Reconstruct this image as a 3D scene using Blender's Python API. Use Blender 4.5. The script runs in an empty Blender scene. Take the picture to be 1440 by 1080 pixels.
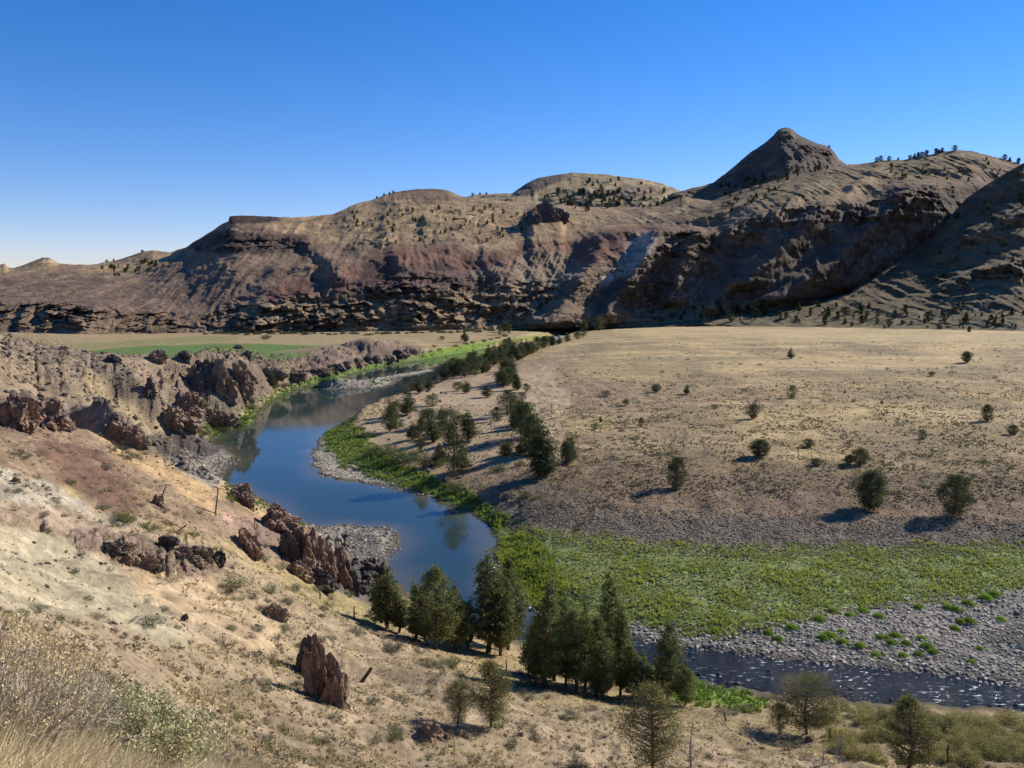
import bpy, math, random
import numpy as np
from mathutils import Vector, Matrix
random.seed(7)
RNG = np.random.default_rng(11)
F = 1208.0; H = 30.0; TH = math.radians(6.38)
CT, ST = math.cos(TH), math.sin(TH)
COL = bpy.context.scene.collection

# ---------------------------------------------------------------- survey helpers
def pdir(u, v):
    x = (np.asarray(u, float) - 720) / F; y = (540 - np.asarray(v, float)) / F
    return x, CT + y * ST, -ST + y * CT          # world direction (X, Y, Z)
def on_z(u, v, z):
    x, y, w = pdir(u, v); t = (H - z) / (-w); return x * t, y * t
def at_y(u, v, Y):
    x, y, w = pdir(u, v); t = Y / y; return x * t, Y + 0 * t, H + w * t
def to_px(X, Y, Z):
    dz = Z - H
    fw = Y * CT - dz * ST; up = Y * ST + dz * CT
    return 720 + F * X / fw, 540 - F * up / fw

# ---------------------------------------------------------------- noise
def _h(ix, iy, s):
    n = (ix.astype(np.int64) * 374761393 + iy.astype(np.int64) * 668265263 + s * 1274126177) & 0xFFFFFFFF
    n = ((n ^ (n >> 13)) * 1274126177) & 0xFFFFFFFF
    return (n ^ (n >> 16)) & 0xFFFF
_GA = np.arange(65536) * (2 * math.pi / 65536.0)
_GX = np.cos(_GA).astype(np.float32); _GY = np.sin(_GA).astype(np.float32)
def pn(x, y, s=0):
    xi = np.floor(x); yi = np.floor(y); fx = (x - xi).astype(np.float32); fy = (y - yi).astype(np.float32)
    xi = xi.astype(np.int64); yi = yi.astype(np.int64)
    u = fx * fx * fx * (fx * (fx * 6 - 15) + 10); w = fy * fy * fy * (fy * (fy * 6 - 15) + 10)
    def g(a, b, dx, dy):
        h = _h(a, b, s); return _GX[h] * dx + _GY[h] * dy
    n00 = g(xi, yi, fx, fy); n10 = g(xi + 1, yi, fx - 1, fy)
    n01 = g(xi, yi + 1, fx, fy - 1); n11 = g(xi + 1, yi + 1, fx - 1, fy - 1)
    return ((n00 * (1 - u) + n10 * u) * (1 - w) + (n01 * (1 - u) + n11 * u) * w) * 1.5
def fbm(x, y, o=4, s=0, g=.5, l=2.03):
    a = 1.0; t = 0; n = 0
    for i in range(o):
        t = t + a * pn(x, y, s + i * 17); n += a; a *= g; x = x * l + 3.1; y = y * l + 1.7
    return t / n
def ridged(x, y, o=4, s=0, g=.5):
    a = 1.0; t = 0; n = 0
    for i in range(o):
        t = t + a * (1 - 2 * np.abs(pn(x, y, s + i * 17))); n += a; a *= g; x = x * 2.07 + 5.3; y = y * 2.07 + 2.9
    return t / n
def v3(p, s=0):
    i = np.floor(p).astype(np.int64); f = p - i; f = f * f * (3 - 2 * f); r = 0
    for dx in (0, 1):
        for dy in (0, 1):
            for dz in (0, 1):
                h = _h(i[:, 0] + dx + 57 * (i[:, 2] + dz), i[:, 1] + dy + 131 * (i[:, 2] + dz), s) / 65535.0
                r = r + h * np.abs(1 - dx - f[:, 0]) * np.abs(1 - dy - f[:, 1]) * np.abs(1 - dz - f[:, 2])
    return r * 2 - 1
def fb3(p, o=3, s=0):
    a = 1; t = 0; n = 0
    for k in range(o):
        t = t + a * v3(p * (2.03 ** k) + 7.7 * k, s + k); n += a; a *= .5
    return t / n
def cells(x, y, s=0):
    """2-D cell noise: (random value of the nearest cell, distance to the cell border)"""
    xi = np.floor(x).astype(np.int64); yi = np.floor(y).astype(np.int64); f1 = np.full(x.shape, 9.); f2 = f1.copy(); val = np.zeros(x.shape)
    for dx in (-1, 0, 1):
        for dy in (-1, 0, 1):
            h = _h(xi + dx, yi + dy, s); h2 = _h(xi + dx, yi + dy, s + 91)
            d = (xi + dx + h / 65536. - x) ** 2 + (yi + dy + h2 / 65536. - y) ** 2
            c = d < f1; f2 = np.where(c, f1, np.minimum(f2, d)); val = np.where(c, _h(xi + dx, yi + dy, s + 7) / 65536., val); f1 = np.where(c, d, f1)
    return val, np.sqrt(f2) - np.sqrt(f1)
def sst(a, b, x):
    t = np.clip((x - a) / (b - a), 0, 1); return t * t * (3 - 2 * t)

# ---------------------------------------------------------------- polygons
def sdist(px, py, poly):
    """signed distance to a closed polygon, positive inside"""
    P = np.asarray(poly, float); Q = np.roll(P, -1, 0)
    d = np.full(px.shape, 1e18); ins = np.zeros(px.shape, bool)
    for (ax, ay), (bx, by) in zip(P, Q):
        ex, ey = bx - ax, by - ay; L = ex * ex + ey * ey + 1e-12
        t = np.clip(((px - ax) * ex + (py - ay) * ey) / L, 0, 1)
        dd = (px - ax - t * ex) ** 2 + (py - ay - t * ey) ** 2
        np.minimum(d, dd, out=d)
        if ay != by:
            c = ((ay > py) != (by > py)) & (px < ex * (py - ay) / (by - ay) + ax)
            ins ^= c
    d = np.sqrt(d); return np.where(ins, d, -d)
def sd_box(px, py, poly, pad):
    P = np.asarray(poly, float)
    m = (px > P[:, 0].min() - pad) & (px < P[:, 0].max() + pad) & (py > P[:, 1].min() - pad) & (py < P[:, 1].max() + pad)
    out = np.full(px.shape, -1e6)
    if m.any(): out[m] = sdist(px[m], py[m], poly)
    return out

RIVER = [(838,461),(800,467),(780,474),(740,482),(700,488),(660,496),(620,503),(590,508),(550,514),(520,520),(490,528),
 (465,537),(440,541),(425,545),(400,556),(378,568),(362,583),(352,597),(325,603),(305,612),(300,622),(318,633),(332,642),(322,655),
 (310,668),(304,678),(330,686),(350,696),(372,704),(385,712),(400,722),(420,735),(450,742),(480,738),(520,742),(548,744),(558,760),
 (550,778),(540,795),(548,815),(575,840),(620,868),(670,890),(715,899),(745,907),(790,925),(860,935),(930,945),(965,952),(1000,962),
 (1050,972),(1090,980),(1130,986),(1200,990),(1300,993),(1400,1000),(1500,1010),(1900,1040),
 (1900,1005),(1500,970),(1440,963),(1380,953),(1300,943),(1200,934),(1100,926),(1010,914),(960,907),(900,897),(870,890),(820,878),(775,866),
 (745,856),(720,838),(703,815),(698,790),(697,765),(690,742),(672,727),(640,712),(600,697),(560,686),(520,680),(480,674),(455,668),
 (444,655),(442,635),(448,620),(462,606),(490,590),(520,576),(560,560),(590,550),(620,538),(650,522),(690,505),(740,492),(790,479),(815,470)]
BAR = [(436,545),(475,540),(520,534),(570,525),(605,519),(612,521),(585,527),(550,532),(553,539),(535,545),(500,547),(462,548)]
SIDE = [(1385,905),(1420,893),(1440,882),(1600,870),(1600,935),(1440,925),(1400,915)]
def wpoly(p, z=0.0): return [tuple(float(c) for c in on_z(u, v, z)) for u, v in p]
WR, WB, WS = wpoly(RIVER), wpoly(BAR), wpoly(SIDE)

# ---------------------------------------------------------------- surveyed ground heights (valley + near hillside)
CZ = [(1000,880,.7),(1200,892,.7),(1350,900,.5),(1600,905,.8),(900,868,.7),(820,850,.9),(750,800,1.2),(900,800,1.5),(1100,800,1.7),
 (1300,800,1.7),(1440,800,1.7),(1700,800,1.7),(720,740,1.3),(850,752,2.2),(1000,762,2.4),(1200,765,2.4),(1440,765,2.4),(1800,765,2.4),
 (700,700,2),(800,700,4.2),(950,705,4.6),(1100,720,4.2),(1300,730,4.2),(1440,735,4.2),(700,660,3.6),(850,660,6),(1000,660,6.4),
 (1200,670,6.4),(1440,680,6.4),(1800,680,6.4),(640,695,1.2),(560,665,.7),(500,655,.4),(475,612,1),(560,640,1.5),(620,640,2.8),(520,600,1.5),
 (560,590,2.3),(620,570,3.5),(700,600,5.4),(660,620,4.5),(620,548,2.5),(700,530,4.5),(660,530,2.5),(720,503,2.0),(760,500,4),(800,505,6),
 (800,600,6.5),(1000,600,6.6),(1200,600,6.6),(1440,600,6.6),(1800,600,6.6),(850,520,6.5),(1100,520,6.6),(1400,520,6.6),(1800,520,6.6),
 (850,482,5.5),(920,462,6),(1200,462,7.5),(1440,475,7.5),(1800,480,8),(870,455,4),(740,478,2.5),(790,466,1.5),(690,484,3.5),(640,489,3),(620,472,5),
 (500,471,5),(300,475,5),(180,482,5.5),(400,488,5.5),(700,466,5),(800,460,3),(520,512,1.5),(450,531,1.5),(590,500,2),(400,545,2.2),
 (300,595,2),(330,570,4.5),(290,560,8),(250,580,6),(240,615,2.5),(200,600,5),(270,640,1.2),(225,640,2.2),(310,640,.6),
 (490,760,.7),(530,770,.4),(520,800,.8),(500,830,1.5),
 (960,975,1.2),(1080,995,1.6),(1250,1010,1.8),(1440,1020,2.0),(1700,1040,2),(760,935,1.3),(700,918,1.8),(600,890,2.2),(850,970,1.4),
 (1100,1045,3),(1300,1060,3.5),(1440,1075,4),(1700,1080,4.5)]
CY = [(545,482,338),(520,478,336),(570,485,345),(480,490,318),(450,501,300),(600,494,360),(400,507,255),(350,505,226),(290,502,206),(230,504,190),
 (170,507,176),(130,508,168),(90,505,160),(60,490,172),(200,507,184),(150,560,130),(100,540,145),(200,540,160),(0,600,66),(0,550,90),(0,500,130),(0,468,180),(-150,450,170),
 (-200,700,38),(50,600,80),(90,585,108),(130,612,88),(180,640,83),(250,668,80),(330,692,85),(370,715,88),
 (0,1080,3.0),(150,1070,4.2),(300,1080,7),(400,1080,22),(0,930,16),(100,900,25),(200,870,35),(0,800,32),(0,680,47),(100,700,52),(200,750,52),
 (300,722,66),(400,748,80),(400,830,60),(330,830,50),(480,852,71),(560,882,66),(515,960,45),(440,960,40),(300,950,33),(300,870,42),
 (400,1020,31),(560,1060,34),(690,1020,40),(720,1080,36),(920,1078,39),(620,960,47),(800,1010,46),(450,800,76),(440,752,84),(350,770,66),
 (100,800,40),(200,810,45),(250,990,26),(1000,1030,46)]
CW = [(-.1,.4,28.4),(0,1.3,28.2),(.4,1.5,28.1),(-.4,1.4,28.4),(.9,2,27.6),(0,5,26.0),(.5,6,24.0),(.9,8,21),(-.2,5,26.6),(0,14,20),(-.2,14,20.8),(.5,20,13.5),(.9,25,9),(0,25,12.5),(.55,33,7),
 (-.9,2,28.6),(-.9,6,28.5),(-1.2,15,29),(-1.2,40,30),(-1.2,90,32),(-1.1,200,34),(-.52,112,7),(-.45,105,4),(-.38,100,2.6),(-.33,102,1.6),(-.29,100,.6),
 (-.54,130,8),(-.55,206,8),(-.5,220,6),(-.42,235,6),(-.36,250,6),(-.32,265,6),(-.27,285,5.5),(-.22,335,5),(-.17,370,5),(-.13,380,5),(-.7,260,12),(-.6,300,6),
 (.9,300,7),(.9,60,1),(0,760,2),(-.3,700,2),(.5,700,5),(-.8,500,10),(-.8,160,26),(-.75,100,24),(1.2,760,10),(-1.2,760,20)]
pts = []
for u, v, z in CZ:
    if z > 2 and u >= 560 and v < 770 and not (v < 495 and u < 790) and v > 485: z = 2 + (z - 2) * .5      # the plain stands only a couple of metres above the bench
    X, Y = on_z(u, v, z); pts.append((X / Y, math.log(Y), z))
for u, v, Y in CY:
    X, Yy, z = at_y(u, v, Y); pts.append((X / Y, math.log(Y), float(z)))
for a, Y, z in CW: pts.append((a, math.log(Y), z))
PT = np.array(pts, float)
def _ker(a, b): return np.sqrt(a * a + b * b + .02 ** 2)
_N = len(PT); _A = np.zeros((_N + 3, _N + 3))
_A[:_N, :_N] = -_ker(PT[:, None, 0] - PT[None, :, 0], PT[:, None, 1] - PT[None, :, 1])
_A[:_N, :_N] += np.eye(_N) * 2e-4 * -1
_A[:_N, _N] = 1; _A[:_N, _N + 1] = PT[:, 0]; _A[:_N, _N + 2] = PT[:, 1]; _A[_N:, :_N] = _A[:_N, _N:].T
_W = np.linalg.solve(_A, np.r_[PT[:, 2], 0, 0, 0])
def rbf(a, ly):
    r = _W[_N] + _W[_N + 1] * a + _W[_N + 2] * ly
    for i in range(_N): r -= _W[i] * _ker(a - PT[i, 0], ly - PT[i, 1])
    return r

# rocky ground polygons (photo pixels): crags get stronger relief
ROCKY = [
 ([(215,520),(265,497),(300,486),(345,490),(372,500),(420,502),(470,488),(520,476),(560,480),(590,492),(590,502),(540,508),(480,520),(440,532),(400,545),
   (370,552),(350,570),(300,590),(250,600),(200,590),(190,555)], 1.15),
 ([(0,470),(60,470),(140,500),(215,520),(190,560),(150,575),(60,545),(0,540)], .5),
 ([(0,560),(40,548),(85,560),(96,600),(40,604),(0,600)], 1.0),
 ([(145,585),(190,590),(200,625),(160,615)], .8),
 ([(200,615),(300,610),(330,640),(300,680),(250,655)], .5),
 ([(395,745),(440,745),(480,760),(500,800),(490,832),(440,815),(400,790)], 1.5),
 ([(90,745),(200,750),(280,760),(320,790),(290,810),(200,800),(110,770)], .3),
 ([(330,735),(395,735),(410,790),(350,770)], .3),
 ([(440,742),(550,742),(556,765),(540,800),(500,832),(470,790)], .35)]
def height(X, Y):
    X = np.asarray(X, float); Y = np.asarray(Y, float)
    a = X / Y; ly = np.log(Y)
    wx = a + .006 * fbm(a * 30, ly * 30, 2, 5); wy = ly + .006 * fbm(a * 30 + 9, ly * 30, 2, 6)
    z = rbf(wx, wy)
    u, v = to_px(X, Y, z)
    # rough relief
    k = np.zeros(X.shape)
    un = u + 9 * fbm(X / 9, Y / 9, 3, 40); vn = v + 6 * fbm(X / 9, Y / 9, 3, 41)
    near = (Y < 420)
    for poly, amp in ROCKY:
        s = sd_box(un, vn, poly, 12); k = np.maximum(k, amp * sst(-5, 8, s))
    k = k * near
    hill = sst(2.5, 7, z) * sst(0.0, .12, -(a - .12)) * (1 - sst(240, 330, Y))
    hill = np.maximum(hill, (Y < 62) * sst(2, 5, z))
    base = fbm(X / 6, Y / 6, 4, 1)
    fine = fbm(X / 1.1, Y / 1.1, 4, 3)
    sc = np.clip(Y / 40, .12, 1)
    z = z + hill * (base * .9 * sc + fine * .16 * sc) + (1 - hill) * (fbm(X / 14, Y / 14, 3, 9) * .22 + fine * .05) * sst(20, 60, Y)
    # hummocky bank between the cobbles and the plain
    bank = sst(2.1, 2.7, z) * (1 - sst(3.8, 4.3, z)) * sst(-.05, .05, a) * (Y > 80)
    z = z + bank * (fbm(X / 4, Y / 5, 4, 12) * .5)
    # crags
    m = k > .01
    if m.any():
        x_, y_, b_ = X[m], Y[m], base[m]; q = np.clip(y_ / 130, .35, 1.4)
        wx_ = x_ + .8 * fbm(x_ / 3, y_ / 3, 3, 22) * q; wy_ = y_ + .8 * fbm(x_ / 3, y_ / 3, 3, 23) * q
        v1, e1 = cells(wx_ / (5.5 * q), wy_ / (7 * q), 24); v2, e2 = cells(wx_ / (1.9 * q), wy_ / (2.4 * q), 25)
        big = ridged(x_ / 11 + b_ * .4, y_ / 13, 3, 21)
        dz_ = (v1 - .35) * 1.5 + (v2 - .5) * .9 - .5 * (1 - sst(0, .18, e1)) - .25 * (1 - sst(0, .2, e2)) + big * .55
        z[m] = z[m] + k[m] * dz_ * .9
    # erosion gullies on the near clay slope
    g = sd_box(u, v, [(0,690),(150,740),(290,850),(300,905),(180,900),(0,850)], 10)
    gx = X * .86 - Y * .5
    z = z - sst(0, 15, g) * .32 * np.clip(1 - np.abs(pn(gx / 2.6 + .5 * fbm(X / 3, Y / 3, 2, 8), (X * .5 + Y * .86) / 14, 51)) * 4.5, 0, 1)
    # river bed
    jx = X + 1.2 * fbm(X / 5, Y / 5, 3, 60) + .5 * fbm(X / 1.3, Y / 1.3, 2, 61); jy = Y + 1.6 * fbm(X / 5, Y / 5, 3, 62) + .6 * fbm(X / 1.3, Y / 1.3, 2, 63)
    sd = sd_box(jx, jy, WR, 30)
    sb = sd_box(jx, jy, WB, 30)
    sd = np.where(sb > -25, np.minimum(sd, -sb), sd)
    ss = sd_box(jx, jy, WS, 10); sd = np.maximum(sd, ss)
    t = sst(0, 5.5, -sd)
    zo = .10 * (1 - t) + z * t
    zo = np.where(sd > -.0001, .1, zo)
    zi = .06 - np.clip(sd, 0, 30) * .16
    zi = np.where(ss > 0, .06 - np.clip(ss, 0, 9) * .06, zi)
    zi = np.maximum(zi, -1.6) + fine * .08
    z = np.where(sd > 0, zi, np.maximum(zo, .03))
    return z, sd, k, hill
# ---------------------------------------------------------------- node materials
def mat(name):
    m = bpy.data.materials.new(name); m.use_nodes = True; nt = m.node_tree
    b = nt.nodes['Principled BSDF']; b.inputs['Specular IOR Level'].default_value = .25; b.inputs['Roughness'].default_value = .9
    return m, nt, b
def N(nt, typ, **kw):
    n = nt.nodes.new(typ)
    for k, v in kw.items():
        if k in n.inputs: n.inputs[k].default_value = v
        else: setattr(n, k, v)
    return n
def math_n(nt, op, a, b):
    n = nt.nodes.new('ShaderNodeMath'); n.operation = op
    for i, x in enumerate((a, b)):
        if hasattr(x, 'links'): nt.links.new(x, n.inputs[i])
        else: n.inputs[i].default_value = x
    return n.outputs[0]
def mixc(nt, fac, a, b, mode='MIX'):
    n = nt.nodes.new('ShaderNodeMix'); n.data_type = 'RGBA'; n.blend_type = mode
    for s, x in ((n.inputs[0], fac), (n.inputs[6], a), (n.inputs[7], b)):
        if hasattr(x, 'links'): nt.links.new(x, s)
        elif isinstance(x, (tuple, list)): s.default_value = (*x[:3], 1)
        else: s.default_value = x
    return n.outputs[2]
def ramp(nt, fac, stops):
    n = nt.nodes.new('ShaderNodeValToRGB'); nt.links.new(fac, n.inputs[0])
    while len(n.color_ramp.elements) < len(stops): n.color_ramp.elements.new(.5)
    for e, (p, c) in zip(n.color_ramp.elements, stops):
        e.position = p; e.color = (c, c, c, 1) if not isinstance(c, tuple) else (*c, 1)
    return n.outputs[0]
def terrain_mat(name, s1, s2, s3, bumpd, vor=0, speck=.5, brush=0):
    """albedo from the surveyed soil map, broken up by world-space noise of three sizes"""
    m, nt, b = mat(name); L = nt.links
    at = N(nt, 'ShaderNodeAttribute', attribute_name='Col'); geo = N(nt, 'ShaderNodeNewGeometry')
    n1 = N(nt, 'ShaderNodeTexNoise', Scale=s1, Detail=5.0, Roughness=.65); L.new(geo.outputs['Position'], n1.inputs['Vector'])
    n2 = N(nt, 'ShaderNodeTexNoise', Scale=s2, Detail=4.0, Roughness=.7); L.new(geo.outputs['Position'], n2.inputs['Vector'])
    r1 = ramp(nt, n1.outputs['Fac'], [(.3, .72), (.7, 1.28)]); r2 = ramp(nt, n2.outputs['Fac'], [(.3, .6), (.5, .98), (.72, 1.4)])
    c = mixc(nt, 1.0, at.outputs['Color'], r1, 'MULTIPLY'); c = mixc(nt, speck, c, mixc(nt, 1.0, c, r2, 'MULTIPLY'))
    h = n2.outputs['Fac']
    if vor:
        vo = N(nt, 'ShaderNodeTexVoronoi', Scale=vor); L.new(geo.outputs['Position'], vo.inputs['Vector'])
        rk = N(nt, 'ShaderNodeAttribute', attribute_name='Rock')
        st = ramp(nt, vo.outputs['Distance'], [(.0, 1.25), (.45, .95), (.75, .5)])
        c = mixc(nt, rk.outputs['Fac'], c, mixc(nt, 1.0, c, st, 'MULTIPLY'))
        hv = math_n(nt, 'MULTIPLY', vo.outputs['Distance'], rk.outputs['Fac']); hv = math_n(nt, 'MULTIPLY', hv, -1.2)
        h = math_n(nt, 'ADD', h, hv)
    if brush:
        nb = N(nt, 'ShaderNodeTexNoise', Scale=brush, Detail=3.0, Roughness=.75); L.new(geo.outputs['Position'], nb.inputs['Vector'])
        c = mixc(nt, math_n(nt, 'MULTIPLY', ramp(nt, nb.outputs['Fac'], [(.55, 0.), (.64, 1.)]), .45), c, (.075,.066,.042))
    L.new(c, b.inputs['Base Color'])
    n3 = N(nt, 'ShaderNodeTexNoise', Scale=s3, Detail=6.0, Roughness=.7); L.new(geo.outputs['Position'], n3.inputs['Vector'])
    h = math_n(nt, 'ADD', h, n3.outputs['Fac'])
    bu = N(nt, 'ShaderNodeBump', Strength=.9, Distance=bumpd); L.new(h, bu.inputs['Height']); L.new(bu.outputs[0], b.inputs['Normal'])
    b.inputs['Roughness'].default_value = .95; b.inputs['Specular IOR Level'].default_value = .12
    return m

def grid_mesh(name, X, Y, Z, col, rock, material, kind='structure', keep=None):
    nr, nc = X.shape
    co = np.stack([X, Y, Z], -1).reshape(-1, 3).astype(np.float32)
    idx = np.arange(nr * nc).reshape(nr, nc)
    q = np.stack([idx[:-1, :-1], idx[:-1, 1:], idx[1:, 1:], idx[1:, :-1]], -1).reshape(-1, 4)
    if keep is not None: q = q[keep[:-1, :-1].reshape(-1)]
    return mesh_np(name, co, q, material, col.reshape(-1, 3), rock.reshape(-1) if rock is not None else None, kind=kind, smooth=True)
def mesh_np(name, co, faces, material, col=None, rock=None, kind=None, smooth=False, parent=None, link=True):
    co = np.asarray(co, np.float32); faces = np.asarray(faces, np.int32)
    used = np.zeros(len(co), bool); used[faces.reshape(-1)] = True
    if not used.all():
        mp = np.cumsum(used) - 1; co = co[used]; faces = mp[faces]
        if col is not None: col = col[used]
        if rock is not None: rock = rock[used]
    me = bpy.data.meshes.new(name); k = faces.shape[1]
    me.vertices.add(len(co)); me.vertices.foreach_set('co', co.reshape(-1))
    me.loops.add(faces.size); me.loops.foreach_set('vertex_index', faces.reshape(-1).astype(np.int32))
    me.polygons.add(len(faces)); me.polygons.foreach_set('loop_start', np.arange(0, faces.size, k, dtype=np.int32))
    me.polygons.foreach_set('loop_total', np.full(len(faces), k, np.int32))
    me.polygons.foreach_set('use_smooth', np.full(len(faces), smooth))
    me.update(calc_edges=True)
    if col is not None:
        at = me.color_attributes.new('Col', 'FLOAT_COLOR', 'POINT')
        at.data.foreach_set('color', np.c_[np.clip(col, 0, 1), np.ones(len(col))].astype(np.float32).reshape(-1))
    if rock is not None:
        at = me.attributes.new('Rock', 'FLOAT', 'POINT'); at.data.foreach_set('value', rock.astype(np.float32))
    me.materials.append(material)
    o = bpy.data.objects.new(name, me)
    if link: COL.objects.link(o)
    if parent: o.parent = parent
    if kind: o['kind'] = kind
    return o

# soil colours (albedo)
STRAW = (.33,.245,.13); DIRT = (.20,.15,.09); CLAY = (.37,.315,.205); SAND = (.42,.285,.145); PINK = (.31,.21,.15); REDB = (.145,.082,.058)
ROCK = (.20,.145,.105); BAS = (.07,.06,.053); GRAVEL = (.27,.245,.20); GREEN = (.11,.16,.035); LGREEN = (.14,.20,.03); FIELD = (.115,.175,.05)
DGRAV = (.175,.145,.105); SAGE = (.17,.16,.10)
def paint(C, u, v, lst, X, Y, seed=70):
    for i, it in enumerate(lst):
        poly, c, fe, wn = it[:4]; op = it[4] if len(it) > 4 else 1.0
        un = u + wn * 1.5 * fbm(u / 60, v / 30, 4, seed + i * 3) * 2; vn = v + wn * .8 * fbm(u / 60, v / 30, 4, seed + i * 3 + 1) * 2
        s = sd_box(un, vn, poly, fe + 2); t = (sst(-fe, fe, s) * op)[..., None]
        C[:] = C * (1 - t) + np.array(c) * t

# ================================================================ VALLEY + NEAR HILLSIDE
QL = 1.0
ac = np.concatenate([np.linspace(-1.25, -.67, 60)[:-1], np.linspace(-.67, .67, int(1150 * QL)), np.linspace(.67, 1.25, 60)[1:]])
yc = np.exp(np.linspace(math.log(1.25), math.log(820), int(1200 * QL)))
A2, Y2 = np.meshgrid(ac, yc); X2 = A2 * Y2
Z2, SD2, K2, HL2 = height(X2, Y2)
U2, V2 = to_px(X2, Y2, Z2)
slope0 = np.abs(np.gradient(Z2, axis=0) / np.gradient(Y2, axis=0))
C2 = np.empty(X2.shape + (3,)); C2[:] = STRAW
nA = fbm(X2 / 22, Y2 / 40, 4, 90)[..., None]; nB = fbm(X2 / 5, Y2 / 9, 4, 91)[..., None]; nC = fbm(X2 / 1.3, Y2 / 1.6, 3, 92)[..., None]
def mix(C, c, t): C[:] = C * (1 - t) + np.array(c) * t
plain = (sst(3.4, 4.1, Z2) * (Y2 > 95) * (A2 > -.12))[..., None]
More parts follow.
